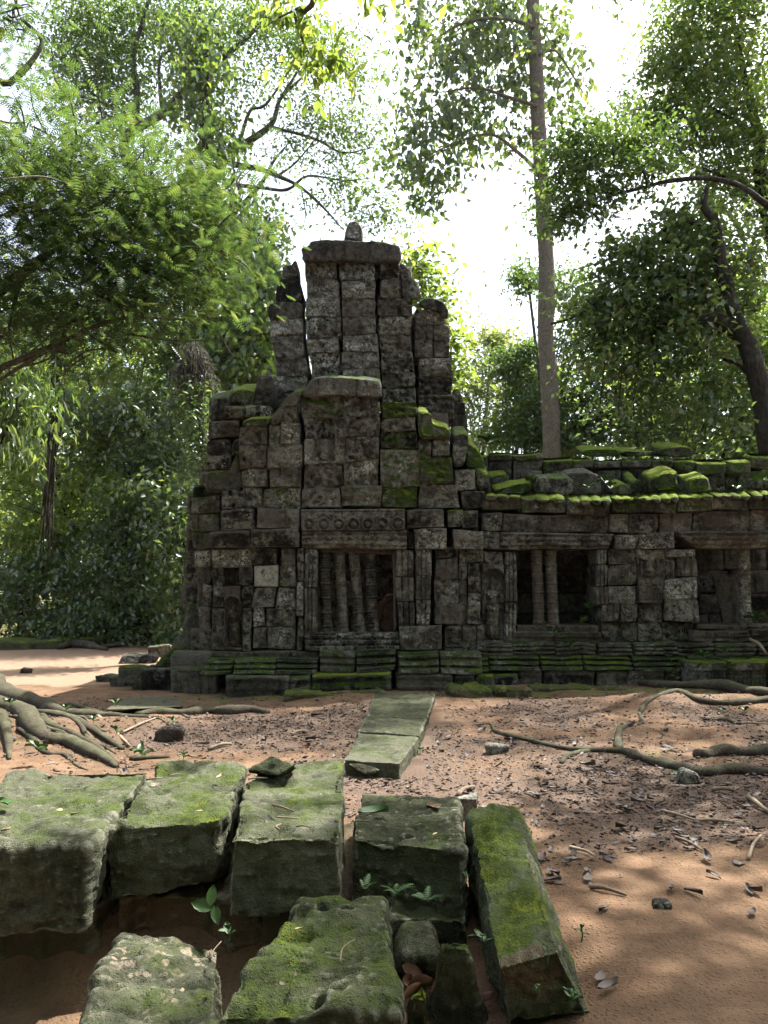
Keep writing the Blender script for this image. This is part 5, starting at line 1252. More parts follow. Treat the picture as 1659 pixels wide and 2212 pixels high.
# 2 the spreading tree behind the left
B2 = gbase(-4.8, 26.6)
tree('spreading_tree', 'spreading tree with long bare crooked limbs behind the tower on the left', B2,
     [([B2, *pp([(520, 1000), (480, 780), (450, 640), (440, 512)], 26.0)], [0.276, 0.230, 0.207, 0.196, 0.172]),
      (pp([(440, 512), (515, 450), (565, 395), (590, 350), (615, 318)], 26.0), [0.138, 0.092, 0.069, 0.046, 0.023]),
      (pp([(450, 640), (380, 520), (350, 437), (450, 372), (515, 320), (585, 270), (605, 215), (652, 168)], 26.3), [0.253, 0.230, 0.207, 0.184, 0.138, 0.103, 0.069, 0.034]),
      (pp([(380, 520), (300, 400), (268, 302), (350, 245), (430, 165), (500, 110), (555, 60), (600, 0)], 26.5), [0.230, 0.207, 0.196, 0.172, 0.138, 0.103, 0.069, 0.034]),
      (pp([(290, 275), (296, 200), (288, 125), (310, 40), (330, -30)], 26.7), [0.138, 0.115, 0.103, 0.081, 0.057]),
      (pp([(500, 355), (560, 365), (600, 380), (650, 405), (700, 450), (742, 497)], 25.7), [0.115, 0.092, 0.081, 0.057, 0.040, 0.017]),
      (pp([(480, 398), (560, 405), (620, 410), (665, 380), (740, 390), (800, 385)], 25.9), [0.081, 0.069, 0.057, 0.040, 0.029, 0.014]),
      (pp([(605, 215), (650, 140), (660, 100)], 26.0), [0.057, 0.040, 0.017]), (pp([(590, 275), (680, 300), (740, 330), (800, 320)], 26.0), [0.057, 0.046, 0.034, 0.017]), (pp([(430, 165), (440, 60), (420, -10)], 26.5), [0.069, 0.057, 0.034]),
      (pp([(350, 245), (345, 130), (390, 105), (480, 90)], 26.5), [0.069, 0.057, 0.040, 0.017]), (pp([(515, 320), (540, 240), (575, 225), (640, 130)], 26.3), [0.069, 0.057, 0.046, 0.023]), (pp([(268, 302), (240, 230), (130, 190), (110, 100)], 26.8), [0.069, 0.057, 0.040, 0.023]),
      (pp([(600, 380), (640, 350), (690, 290)], 25.7), [0.046, 0.034, 0.014]), (pp([(650, 405), (660, 460), (655, 490)], 25.7), [0.029, 0.017, 0.009])],
     [pblob(160, 90, 70, 60, 27.3, 2210), pblob(230, 60, 80, 60, 27.3, 2550), pblob(330, 40, 90, 55, 27.3, 2550), pblob(190, 170, 80, 70, 27.3, 2550), pblob(240, 230, 60, 60, 27.3, 1700), pblob(420, 60, 70, 70, 27.0, 2210), pblob(520, 60, 60, 50, 26.7, 1190), pblob(600, 110, 70, 60, 26.7, 1105), pblob(690, 110, 70, 50, 26.7, 1105), pblob(750, 130, 60, 40, 26.7, 680), pblob(560, 40, 60, 30, 26.7, 510),
      pblob(540, 190, 50, 40, 26.4, 297), pblob(700, 270, 70, 40, 26.0, 680), pblob(770, 285, 60, 45, 26.0, 765), pblob(660, 250, 40, 40, 26.0, 255), pblob(640, 320, 60, 40, 26.0, 297), pblob(740, 340, 60, 30, 26.0, 382), pblob(780, 440, 55, 40, 25.7, 510), pblob(720, 400, 50, 30, 25.7, 297), pblob(800, 480, 40, 20, 25.7, 221), pblob(840, 470, 30, 20, 25.5, 102), pblob(590, 330, 40, 40, 26.0, 170), pblob(680, 440, 30, 40, 25.7, 102), pblob(330, 330, 50, 50, 26.7, 765), pblob(290, 150, 60, 60, 27.0, 1360)],
     'small', .165, 31, M_BARK, per=20, clump=.42, twigs=6)
# 3 vine-hung column
B3 = gbase(-5.4, 25.2)
tree('vine_tree', 'tree trunk hung with light green vines left of the tower', B3,
     [([B3, *pp([(460, 900), (455, 600), (440, 350), (450, 100)], 24.6)], [0.253, 0.230, 0.196, 0.161, 0.092])] +
     [(pp([(u, v), (u + 5, v + 110), (u - 4, v + 230), (u + 3, v + 330)], 24.2), [0.023, 0.023, 0.018, 0.011]) for u, v in ((395, 620), (450, 600), (468, 570), (372, 700), (500, 640))],
     [pblob(440, 200, 55, 110, 25.0, 1700), pblob(460, 330, 45, 80, 25.0, 1100), pblob(430, 100, 55, 80, 25.2, 1000), pblob(440, 450, 55, 70, 24.7, 900), pblob(480, 560, 70, 70, 24.4, 2000), pblob(540, 560, 50, 60, 24.6, 1400), pblob(520, 650, 65, 80, 24.3, 2200), pblob(565, 690, 32, 90, 24.6, 1400), pblob(440, 640, 60, 80, 24.3, 1600), pblob(500, 760, 60, 70, 24.3, 1800), pblob(560, 790, 30, 60, 24.6, 900), pblob(420, 560, 60, 60, 24.4, 1100), pblob(400, 760, 40, 70, 25.2, 700), pblob(395, 880, 40, 70, 25.5, 700), pblob(400, 980, 35, 60, 25.5, 600), pblob(545, 480, 30, 40, 24.7, 500)],
     'vine', .21, 41, M_DARKBARK, per=26, clump=.34, aspect=.72, droop=.8, twigs=3)
# bare vine tangle
g = np.random.RandomState(5); mb = MB()
for i in range(520):
    hu = g.normal(0, 1); top = atY(418 + hu * 15, 735 + 26 * abs(hu) ** 1.4 + abs(g.normal(0, 8)), 18.3 + g.normal(0, .25)); dn = abs(g.normal(.55, .35))
    b = top + np.array((hu * .10 + g.normal(0, .14), g.normal(0, .15), -dn))
    V, Fc = tube([top, (top + b) / 2 + g.normal(0, .09, 3), b], [.011, .009, .005], 4, 0, 0, False); mb.put(V, Fc)
V, Fc = tube(pp([(420, 760), (428, 850), (440, 1000), (445, 1150)], 18.5) + [np.array((-4.2, 18.5, 0))], [.08, .12, .14, .15, .18], 8, .2, 3); mb.put(V, Fc)
o = centred('vine_stump', mb.verts(), mb.F, M_BARK); setp(o, 'brown tangle of dry vines on a broken trunk left of the tower', 'tree stump')
tree('vine_drape', 'dark climbing vine draped below the dry tangle left of the tower', gbase(-4.5, 18.2), [([np.array(gbase(-4.5, 18.2)), *pp([(440, 1100), (430, 900)], 18.1)], [.03, .025, .01])], [pblob(425, 850, 26, 34, 18.1, 420), pblob(430, 920, 30, 50, 18.1, 600), pblob(420, 1000, 26, 60, 18.2, 600), pblob(405, 880, 26, 50, 18.4, 500)], 'dark', .13, 125, M_DARKBARK, None, 'vine', 'foliage', per=24, clump=.18)

# 4 undergrowth and trees behind the left clearing
SHR = [('shade_tree', 'dark leafy tree filling the middle left behind the clearing', (-6.3, 23), [(300, 900, 110, 60), (370, 940, 80, 80), (220, 900, 90, 50), (400, 1060, 60, 110), (330, 1000, 70, 40)], 23, 1300, 'dark', .19, 101),
       ('leafy_tree', 'mid green tree with high clumps behind the feathery tree', (-9.9, 25.2), [(90, 860, 110, 70), (160, 930, 100, 60), (60, 780, 100, 60), (200, 740, 110, 60), (330, 720, 90, 60)], 25.0, 900, 'small', .18, 102),
       ('vine_mound', 'dark pointed mound of vines over a dead stump at left', (-7.6, 22.6), [(262, 1150, 22, 30), (265, 1200, 50, 50), (240, 1260, 75, 70), (285, 1310, 55, 70), (220, 1340, 70, 50)], 22.6, 1900, 'dark', .15, 103),
       ('shrub', 'broad dark shrub at the left edge of the clearing', (-11, 23.2), [(40, 1260, 110, 50), (120, 1230, 80, 40), (60, 1330, 120, 60), (150, 1310, 80, 60)], 23.2, 1500, 'dark', .19, 104),
       ('shrub', 'light green shrub in sun behind the dark vine mound', (-9.2, 24.4), [(60, 1050, 100, 60), (170, 1040, 90, 60), (260, 1040, 70, 50), (120, 1120, 120, 50), (320, 1090, 60, 50), (30, 970, 90, 50), (220, 970, 80, 50), (60, 1170, 80, 40), (180, 1150, 60, 40)], 24.2, 1200, 'bright', .2, 105),
       ('shrub', 'sunlit yellow-green shrub just left of the tower base', (-5.8, 24.5), [(340, 1200, 60, 60), (360, 1290, 60, 60), (310, 1340, 60, 45), (395, 1340, 40, 50), (330, 1260, 50, 40)], 24.5, 1300, 'bright', .19, 106),
       ('shrub', 'dark drooping shrub close against the tower at left', (-5.2, 21.3), [(390, 1150, 45, 80), (400, 1240, 40, 70), (370, 1100, 60, 60), (395, 1330, 40, 60)], 21.3, 800, 'dark', .2, 107),
       ('shrub', 'low green shrub along the foot of the left forest', (-9.0, 22.8), [(60, 1375, 90, 22), (190, 1375, 80, 22), (290, 1375, 60, 24), (370, 1375, 45, 28)], 22.8, 700, 'vine', .15, 108),
       ('leafy_tree', 'sunlit airy tree between the feathery tree and the vine column', (-7.4, 24.8), [(180, 780, 90, 60), (300, 800, 90, 60), (380, 770, 70, 60), (420, 860, 50, 60), (80, 730, 110, 50), (250, 880, 90, 50), (330, 690, 70, 40), (110, 860, 100, 60)], 24.6, 800, 'vine', .17, 110),
       ('edge_tree', 'dark long-leaved tree hanging in at the left edge', (-7.2, 13), [(0, 700, 45, 80), (20, 800, 50, 80), (10, 900, 50, 70), (-60, 800, 80, 150), (45, 860, 30, 60)], 12.5, 420, 'dark', .2, 109)]
for nm, lb, (bx, by), bl, Y, n, lf, sz, sd in SHR:
    tr_ = 'tree' in nm
    zc_ = atY(bl[0][0], bl[0][1], Y)
    base = np.array(gbase(bx, by))
    br = [([base, base + np.array((.1, 0, .6)), (base + zc_) / 2 + np.array((.2, 0, 0)), zc_], [.16, .14, .1, .05] if tr_ else [.06, .05, .04, .02])]
    br += [([(base + zc_) / 2, atY(b[0], b[1], Y)], [.06, .02] if tr_ else [.03, .012]) for b in bl[1:]]
    tree(nm, lb, base, br, [pblob(*b, Y, n) for b in bl], lf, sz, sd, M_DARKBARK, 'undergrowth behind the clearing', 'tree' if tr_ else 'shrub', 'crown' if tr_ else 'foliage', aspect=.5 if nm != 'edge_tree' else .28, droop=.5 if nm != 'edge_tree' else 1.0, per=30, clump=.3, twigs=2)
# slender saplings and hanging lianas
o = tree('sapling', 'thin crooked sapling in front of the sunlit shrub', gbase(-6.9, 22.3), [([np.array(gbase(-6.9, 22.3)), *pp([(322, 1320), (312, 1250), (290, 1200), (296, 1120), (270, 1070)], 22.2)], [.05, .045, .04, .03, .02, .01])], [pblob(270, 1060, 60, 35, 22.2, 420), pblob(320, 1080, 50, 30, 22.2, 300)], 'vine', .2, 120, M_DARKBARK)
mb = MB(); g = np.random.RandomState(8)
for i in range(9):
    u = 105 + g.normal(0, 6)
    V, Fc = tube([atY(u + 30 + g.normal(0, 4), 640, 14), atY(u + 22 + g.normal(0, 5), 760, 14), atY(u + 16 + g.normal(0, 4), 900, 14), atY(u + g.normal(0, 4), 1050, 14), atY(u - 8 + g.normal(0, 5), 1160 + g.uniform(0, 60), 14)], [.018, .02, .022, .018, .008], 5, .2, i); mb.put(V, Fc)
o = centred('hanging_liana', mb.verts(), mb.F, M_DARKBARK); setp(o, 'bundle of dark hanging lianas at the left of the photo', 'liana')

# 5 straight tall tree
B5 = gbase(*(atY(1195, 1100, 32.2)[:2]))
tree('tall_straight_tree', 'tall straight-trunked tree with big leaves rising behind the gallery', B5,
     [([B5, *pp([(1192, 1000), (1190, 900), (1180, 740), (1180, 600), (1174, 460), (1166, 330), (1160, 200), (1154, 80), (1150, -60), (1146, -200)], 32.2)], [0.442, 0.390, 0.370, 0.351, 0.345, 0.338, 0.325, 0.305, 0.293, 0.273, 0.234]),
      (pp([(1172, 380), (1120, 330), (1060, 290), (980, 310), (900, 350)], 31.9), [0.104, 0.078, 0.058, 0.039, 0.019]), (pp([(1162, 230), (1100, 210), (1030, 190), (950, 200)], 31.9), [0.091, 0.065, 0.052, 0.019]), (pp([(1155, 60), (1090, 40), (1000, 50), (920, 100)], 31.9), [0.091, 0.065, 0.052, 0.019]), (pp([(1158, 120), (1200, 110), (1235, 160), (1260, 200)], 31.9), [0.078, 0.052, 0.039, 0.016])],
     [pblob(980, 40, 90, 55, 33.4, 436), pblob(1070, 50, 80, 50, 33.4, 405), pblob(950, 130, 80, 55, 33.4, 358), pblob(1040, 140, 70, 50, 33.4, 358), pblob(1110, 120, 50, 60, 32.2, 234), pblob(960, 220, 75, 50, 33.4, 358), pblob(1060, 230, 70, 50, 33.4, 343), pblob(930, 290, 65, 45, 33.4, 280), pblob(1020, 300, 70, 40, 33.4, 280), pblob(880, 330, 45, 40, 33.4, 171), pblob(900, 390, 55, 40, 33.4, 187), pblob(960, 370, 45, 40, 33.4, 171), pblob(920, 440, 35, 20, 33.4, 62), pblob(1110, 300, 40, 40, 33.4, 124),
      pblob(1190, 60, 40, 60, 33.4, 202), pblob(1205, 150, 40, 50, 33.4, 187), pblob(1195, 240, 35, 30, 33.4, 93), pblob(1250, 190, 30, 25, 33.4, 46), pblob(1130, 190, 50, 50, 33.4, 187), pblob(1100, 20, 60, 40, 33.4, 234), pblob(880, 60, 35, 45, 32.2, 93)],
     'large', .36, 51, M_TRUNK, aspect=.62, droop=.75, per=9, clump=.45, k=18, twigs=2)
# 6 limb arching in from the right
B6 = gbase(11.3, 18)
tree('arching_limb_tree', 'tree leaning in from the right with one long arching limb of small leaves', B6,
     [([B6, np.array((11.2, 18, 4)), np.array((10.6, 17.6, 9)), np.array((10.2, 17.4, 12.5)), np.array((9.2, 16.4, 16.2))], [.3, .26, .22, .15, .06]), ([np.array((10.7, 17.6, 8.2)), *pp([(1690, 480), (1640, 430), (1590, 398), (1520, 385), (1440, 392), (1390, 405), (1330, 418), (1290, 410), (1250, 414)], 17)], [.085, .075, .068, .06, .055, .05, .042, .034, .024, .012]),
      (pp([(1400, 404), (1380, 360), (1310, 330)], 17), [.03, .02, .01]), (pp([(1330, 418), (1280, 440), (1230, 450)], 17), [.03, .02, .01])],
     [pblob(1270, 330, 82, 55, 17, 1360), pblob(1215, 350, 44, 55, 17, 640), pblob(1300, 390, 66, 44, 17, 720), pblob(1240, 420, 66, 50, 17, 880), pblob(1210, 470, 38, 38, 17, 400), pblob(1350, 330, 55, 44, 17.2, 560), pblob(1400, 330, 55, 50, 17.2, 640), pblob(1270, 470, 50, 22, 17, 208), *[(np.array((x_, y_, 3.4 + .824 * y_)), (1.25, 1.1, .5), 640) for x_, y_ in ((5.6, 15.4), (7.4, 15.9), (9.2, 15.2), (11, 15.8), (6.4, 17.6), (8.6, 17.4), (10.6, 17.9), (12.4, 17.2))], pblob(1440, 320, 44, 44, 17.2, 400), pblob(1280, 290, 55, 28, 17, 400)],  # unseen high clusters above the frame are added to shade the clearing
     'small', .15, 61, M_DARKBARK, per=22, clump=.2, twigs=4)
# 7 upper right crown
B7 = gbase(12.5, 21.5)
tree('upper_right_tree', 'tall tree with sunlit yellow-green crown at the upper right', B7,
     [([B7, np.array((12.4, 21.5, 6)), *pp([(1650, 420), (1640, 300), (1610, 180), (1590, 60)], 21)], [.36, .3, .2, .16, .1, .06]), (pp([(1640, 300), (1570, 250), (1500, 220)], 21), [.08, .05, .02]), (pp([(1650, 420), (1560, 380), (1480, 350)], 21), [.08, .05, .02])],
     [pblob(1500, 40, 70, 50, 21, 1300), pblob(1590, 50, 90, 60, 21, 1800), pblob(1450, 150, 55, 60, 21, 1200), pblob(1530, 150, 80, 60, 21, 1700), pblob(1620, 170, 70, 70, 21, 1600), pblob(1470, 240, 70, 50, 21, 1300), pblob(1560, 270, 80, 60, 21, 1600), pblob(1640, 300, 60, 70, 21, 1300), pblob(1500, 330, 70, 40, 21, 1000), pblob(1600, 370, 70, 50, 21, 1200), pblob(1410, 260, 35, 45, 21, 450), pblob(1380, 240, 40, 30, 21.4, 260), pblob(1650, 460, 50, 60, 21, 900), pblob(1540, 440, 60, 40, 21.4, 700), pblob(1460, 110, 40, 40, 20.8, 500), pblob(1520, -20, 80, 40, 21, 800), pblob(1640, -20, 80, 50, 21, 900)],
     'vine', .17, 71, M_DARKBARK, per=26, clump=.3, twigs=3)
# 8 dark twisted trunk
B8 = gbase(9.5, 17.7)
tree('twisted_tree', 'dark twisted trunk on the right draped with heavy dark vines', B8,
     [([B8, *pp([(1682, 1050), (1662, 950), (1648, 860), (1620, 760), (1600, 715), (1578, 650), (1556, 560), (1548, 500), (1540, 470), (1520, 445), (1528, 400)], 17.7)], [.36, .32, .28, .25, .23, .19, .165, .15, .135, .115, .09, .05]),
      (pp([(1605, 725), (1560, 695), (1520, 690), (1470, 700), (1400, 690)], 17.8), [.2, .17, .12, .08, .04]), (pp([(1640, 830), (1600, 790), (1560, 775)], 18.5), [.09, .06, .03]), (pp([(1548, 500), (1480, 480), (1430, 500)], 18.5), [.1, .07, .03]), (pp([(1640, 870), (1590, 920), (1560, 990)], 18.4), [.07, .05, .03]), (pp([(1190, 700), (1250, 680), (1330, 620), (1420, 540)], 18.3), [.03, .03, .025, .02])] +
     [(pp([(u, 640 + 20 * (i % 3)), (u + 8, 760), (u - 4, 880), (u + 6, 960)], 18.3), [.016, .016, .013, .008]) for i, u in enumerate((1340, 1372, 1410, 1436, 1478, 1520, 1300))],
     [pblob(1430, 520, 82, 58, 18.5, 1049), pblob(1500, 560, 82, 82, 18.8, 1180), pblob(1380, 600, 93, 70, 18.4, 1312), pblob(1460, 640, 105, 70, 18.4, 1574), pblob(1330, 680, 93, 58, 18.4, 1180), pblob(1420, 710, 128, 58, 18.3, 1705), pblob(1530, 680, 70, 70, 18.8, 852), pblob(1290, 640, 58, 40, 18.4, 393), pblob(1610, 560, 58, 93, 19.2, 787), pblob(1480, 470, 70, 47, 18.7, 524), pblob(1330, 560, 58, 35, 18.4, 229),
      pblob(1300, 770, 82, 58, 18.4, 524), pblob(1400, 800, 105, 70, 18.3, 721), pblob(1500, 790, 93, 70, 18.4, 656), pblob(1360, 880, 93, 70, 18.4, 393), pblob(1470, 880, 105, 70, 18.4, 524), pblob(1560, 880, 70, 82, 18.8, 459), pblob(1530, 940, 105, 47, 18.5, 590), pblob(1400, 940, 93, 35, 18.5, 328)],
     'dark', .18, 81, M_DARKBARK, aspect=.6, per=30, clump=.27, twigs=3, k=14)
# 9 mid-ground right, beyond the gallery
MID = [('leafy_tree', 'young tree with rounded crown beside the tall straight trunk', (7.6, 34.5), [(1140, 600, 30, 30), (1230, 610, 55, 40), (1250, 680, 60, 50), (1220, 760, 50, 50), (1290, 730, 50, 50)], 34, 1000, 'small', .22, 131),
       ('shrub', 'sunlit shrub right of the straight trunk above the gallery wall', (8.2, 34.5), [(1240, 850, 60, 50), (1290, 900, 80, 50), (1350, 830, 80, 50), (1230, 930, 50, 35), (1380, 920, 80, 45), (1460, 940, 90, 30)], 33.6, 1300, 'vine', .26, 132),
       ('shrub', 'dark rounded shrub behind the straight trunk', (6.2, 35), [(1150, 900, 40, 50), (1170, 940, 50, 30), (1220, 950, 50, 25), (1130, 940, 30, 25)], 34.2, 1300, 'small', .23, 133),
       ('shrub', 'bright green shrub between the tower and the straight trunk', (5, 36), [(1140, 840, 40, 40), (1110, 910, 40, 40), (1050, 940, 60, 25), (1170, 850, 40, 40)], 35.5, 1000, 'bright', .24, 134),
       ('pale_tree', 'pale haze-coloured tree in the distance between tower and straight trunk', (3.9, 40), [(1060, 760, 45, 45), (1040, 830, 55, 45), (1020, 900, 50, 40), (1080, 860, 55, 40), (1100, 800, 50, 40), (1010, 840, 30, 50), (1070, 735, 22, 20)], 38, 800, 'pale', .24, 135),
       ('leafy_tree', 'distant tree topping the gap left of the straight trunk', (5.6, 36), [(1115, 790, 30, 30), (1090, 780, 30, 30), (1140, 760, 20, 24), (1130, 840, 40, 40)], 35, 800, 'small', .22, 136),
       ('climbing_plant', 'bright climbing plant showing behind the right side of the tower', (1.9, 17.4), [(898, 560, 10, 24), (910, 610, 18, 30), (930, 650, 18, 26), (950, 700, 18, 30), (975, 750, 16, 34), (970, 800, 16, 34), (920, 700, 30, 50)], 17, 300, 'bright', .19, 137),
       ('background_tree', 'sunlit tree behind the hanging vines at right', (9.6, 27), [(1450, 800, 90, 80), (1560, 780, 90, 90), (1640, 820, 60, 100), (1640, 680, 60, 80), (1540, 900, 90, 60), (1650, 940, 60, 50), (1590, 640, 70, 70)], 26, 1500, 'bright', .2, 138)]
for nm, lb, (bx, by), bl, Y, n, lf, sz, sd in MID:
    tr_ = 'tree' in nm; zc_ = atY(bl[0][0], bl[0][1], Y); base = np.array(gbase(bx, by))
    br = [([base, (base + zc_) / 2 + np.array((.25, 0, 0)), zc_], [.15, .1, .05] if tr_ else [.05, .04, .02])] + [([(base + zc_) / 2, atY(b[0], b[1], Y)], [.05, .02]) for b in bl[1:]]
    tree(nm, lb, base, br, [pblob(*b, Y, n) for b in bl], lf, sz, sd, M_BARK, 'growth beyond the gallery', 'tree' if tr_ else ('plant' if 'plant' in nm else 'shrub'), 'crown' if tr_ else 'foliage', per=24, clump=.28 if nm != 'pale_tree' else .42, twigs=2)
# 10 canopy of the root tree, set out of view to shade the foreground, and the tree overhead
def pt_blob(x, y, z, r, n, rz=.7): return (np.array((x, y, z)), (r, r, r * rz), n)
P_, tn = cloud([pt_blob(5.9, 8.6, 12.4, 1.2, 1100, .5), pt_blob(7.9, 10.4, 12.0, 1.2, 800, .5), pt_blob(9.0, 11.6, 12.4, 1.4, 1000, .5), pt_blob(9.6, 8.8, 11.6, 1.5, 1000), pt_blob(9.8, 6.2, 11.8, 1.4, 900), pt_blob(7.8, 7.6, 12.4, 1.1, 700, .5), pt_blob(6.4, 5.2, 12, 1.3, 900, .6), pt_blob(4.5, 5.4, 12.0, 1.2, 700, .5), pt_blob(4.5, 7.4, 12.4, .9, 450, .4), pt_blob(8.0, 5.0, 12.2, 1.2, 700), pt_blob(6.3, 6.6, 12.8, 1.0, 500, .5)], 211, 16, .34)
c_ = np.array(BR); add('crown', leaf_mesh('crown', P_ - c_, .24, 211, .5, .4, tint=tn), LM['small'], rt, c_)
BO = gbase(4.2, -1.8)
tree('overhead_tree', 'leafy branch hanging in from the top of the photo left of centre', BO,
     [([np.array(BO), np.array((4.1, -1.8, 4)), np.array((3.2, -.8, 8)), np.array((1.8, 1.8, 9.6)), np.array((.6, 4.4, 9.7)), atY(700, -60, 7.2), atY(640, 20, 7.4), atY(655, 90, 7.6), atY(690, 150, 7.6)], [.3, .25, .18, .12, .07, .035, .02, .014, .006]),
      ([atY(640, 20, 7.4), atY(600, 40, 7.4), atY(570, 60, 7.4)], [.012, .008, .004]), ([atY(700, -60, 7.2), atY(780, -20, 7.4), atY(850, 0, 7.4)], [.02, .012, .005]), ([np.array((3.2, -.8, 8)), np.array((4.5, 1.5, 9.8)), np.array((5, 3, 10.5))], [.1, .07, .03])],
     [pblob(600, 10, 40, 14, 7.4, 60), pblob(655, 60, 26, 26, 7.6, 50), pblob(690, 120, 26, 24, 7.6, 80), pblob(655, 130, 18, 20, 7.6, 40), pblob(715, 145, 14, 12, 7.6, 36), pblob(790, -12, 34, 8, 7.4, 36), pblob(850, -6, 20, 6, 7.4, 20), pblob(540, -8, 36, 10, 7.4, 36),
      pt_blob(2.4, .6, 10.2, 1.0, 300), pt_blob(4.6, 1.4, 10.8, 1.0, 400), pt_blob(3.0, -1.2, 10.4, 1.5, 400), pt_blob(5.0, 2.0, 11.2, .9, 350)],
     'bright', .15, 221, M_BARK, per=10, clump=.13, aspect=.42, droop=.7)

# 11 the far forest: three grown trees, copied
def far_tree(seed, H, n, lf, sz):
    base = np.zeros(3); g = np.random.RandomState(seed); bl = []; br = [([base, np.array((.2, 0, H * .4)), np.array((-.1, .1, H * .75))], [.35, .28, .12])]
    for i in range(20):
        z = H * (.10 + .9 * (i + .5) / 20); rr = 2.9 * math.sin(math.pi * (.14 + .82 * (i + .5) / 20)) ** .6
        a = g.uniform(0, 6.28); c = np.array((math.cos(a) * rr * .75, math.sin(a) * rr * .75, z)); r = g.uniform(1.0, 1.7)
        bl.append((c, (r, r, r * .7), n / 20)); br.append(([np.array((0, 0, z * .8)), c], [.08, .02]))
    return tree('forest_tree', 'tall leafy tree in the far forest wall behind the ruin', base, br, bl, lf, sz, seed, M_DARKBARK, 'trees of the far forest', per=26, clump=.42)
protos = [far_tree(301, 15, 9000, 'small', .30), far_tree(302, 13, 8000, 'vine', .30), far_tree(303, 16, 9000, 'bright', .28)]
def copy_tree(o):
    r = o.copy(); COL.objects.link(r)
    for ch in o.children:
        c = ch.copy(); COL.objects.link(c); c.parent = r
    return r
spots = [(-24, 33, 0, 1.0), (-19.5, 31, 1, 1.0), (-16, 35, 2, .9), (-13.5, 44, 1, 1.0), (-10, 42, 0, 1.05), (-17, 47, 2, 1.2), (-5.5, 43, 2, .95), (-3.2, 40, 1, .9), (-8, 46, 1, 1.2), (-20, 42, 0, 1.2), (-27, 40, 2, 1.2), (0, 44, 0, .6), (3.5, 48, 1, .7), (6.5, 46, 1, .72), (9.5, 40, 2, .8), (12, 34, 0, .9), (15, 31, 1, 1.0), (16, 38, 2, 1.1), (20, 33, 0, 1.1), (13, 26, 1, .8), (25, 38, 2, 1.2), (-17, 26, 1, .8), (17, 24, 0, 1.0)]
used = set()
for i, (x, y, k, s) in enumerate(spots):
    o = protos[k] if k not in used else copy_tree(protos[k]); used.add(k)
    o.location = (x, y, gz(x, y) - .1); o.scale = (s * rnd.uniform(.9, 1.15), s * rnd.uniform(.9, 1.15), s); o.rotation_euler = (0, 0, rnd.uniform(0, 6.28))

# the same forest closes the clearing behind the viewpoint
for i, (x, y, k, s) in enumerate([(-10, -7, 0, 1.1), (-5.5, -10, 1, 1.2), (-1, -12, 2, 1.1), (4.5, -11, 0, 1.1), (9, -8, 1, 1.2), (14, -4, 2, 1.1), (-14, -1, 1, 1.2)]):
    o = copy_tree(protos[k]); o.location = (x, y, gz(x, y) - .1); o.scale = (s * 1.25, s * 1.25, s); o.rotation_euler = (0, 0, i * 1.1)
    setp(o, 'tall leafy tree behind the viewpoint, outside the picture', 'tree', 'trees behind the viewpoint')
# ------------------------------------------------------------------ ground litter
def ground_heights(x, y): return gheight(np.asarray(x), np.asarray(y))
STONE_BOXES = []
for o in bpy.data.objects:
    if o.type == 'MESH' and o.parent is None and o.name.split('.')[0] in ('stone_block', 'boulder', 'leaning_slab', 'path_slab', 'pointed_stone', 'round_stone', 'small_stone', 'earth_bank'):
        co = np.empty(len(o.data.vertices) * 3, np.float32); o.data.vertices.foreach_get('co', co); co = co.reshape(-1, 3) + np.array(o.location)
        STONE_BOXES.append((co[:, 0].min(), co[:, 0].max(), co[:, 1].min(), co[:, 1].max()))
def clear_of(x, y, m=.02):
    ok = np.ones(len(x), bool)
    for a, b, c, d in STONE_BOXES: ok &= ~((x > a - m) & (x < b + m) & (y > c - m) & (y < d + m))
    return ok
def scatter(n, seed, x0, x1, y0, y1, thr=0.0):
    g = np.random.RandomState(seed); x = g.uniform(x0, x1, n * 4); y = y0 + (y1 - y0) * g.uniform(0, 1, n * 4) ** 1.3
    L = litter(x, y); keep = (g.uniform(0, 1, n * 4) < np.clip(L - thr, 0, 1) ** 1.3) & clear_of(x, y)
    x, y = x[keep][:n], y[keep][:n]
    return x, y, ground_heights(x, y), g
def chips():
    x, y, z, g = scatter(20000, 501, -4.5, 6.5, 4.2, 12.6, .1); n = len(x)
    oct_ = np.array([(1, 0, 0), (0, 1, 0), (-1, 0, 0), (0, -1, 0), (0, 0, 1), (0, 0, -1)], float)
    Fo = np.array([(0, 1, 4), (1, 2, 4), (2, 3, 4), (3, 0, 4), (1, 0, 5), (2, 1, 5), (3, 2, 5), (0, 3, 5)])
    s = g.gamma(2.0, .0044, n) + .003; asp = g.uniform(.5, 1, n); hh = g.uniform(.18, .6, n)
    a = g.uniform(0, 6.28, n); tl = g.normal(0, .3, (n, 2))
    V = oct_[None] * np.stack([s, s * asp, s * hh], 1)[:, None, :]
    V = V * (1 + g.uniform(-.3, .3, V.shape))
    X = V[..., 0] * np.cos(a)[:, None] - V[..., 1] * np.sin(a)[:, None]; Yv = V[..., 0] * np.sin(a)[:, None] + V[..., 1] * np.cos(a)[:, None]
    Zv = V[..., 2] + X * tl[:, :1] + Yv * tl[:, 1:]
    V = np.stack([X + x[:, None], Yv + y[:, None], Zv + (z + s * hh * .35)[:, None]], -1).reshape(-1, 3)
    Ft = (Fo[None] + (np.arange(n) * 6)[:, None, None]).reshape(-1, 3)
    o = add('gravel', mesh_fast('gravel', V, Ft), M_CHIP); setp(o, 'dark earthy gravel chips strewn over the clearing', 'gravel', None, 'stuff')
chips()
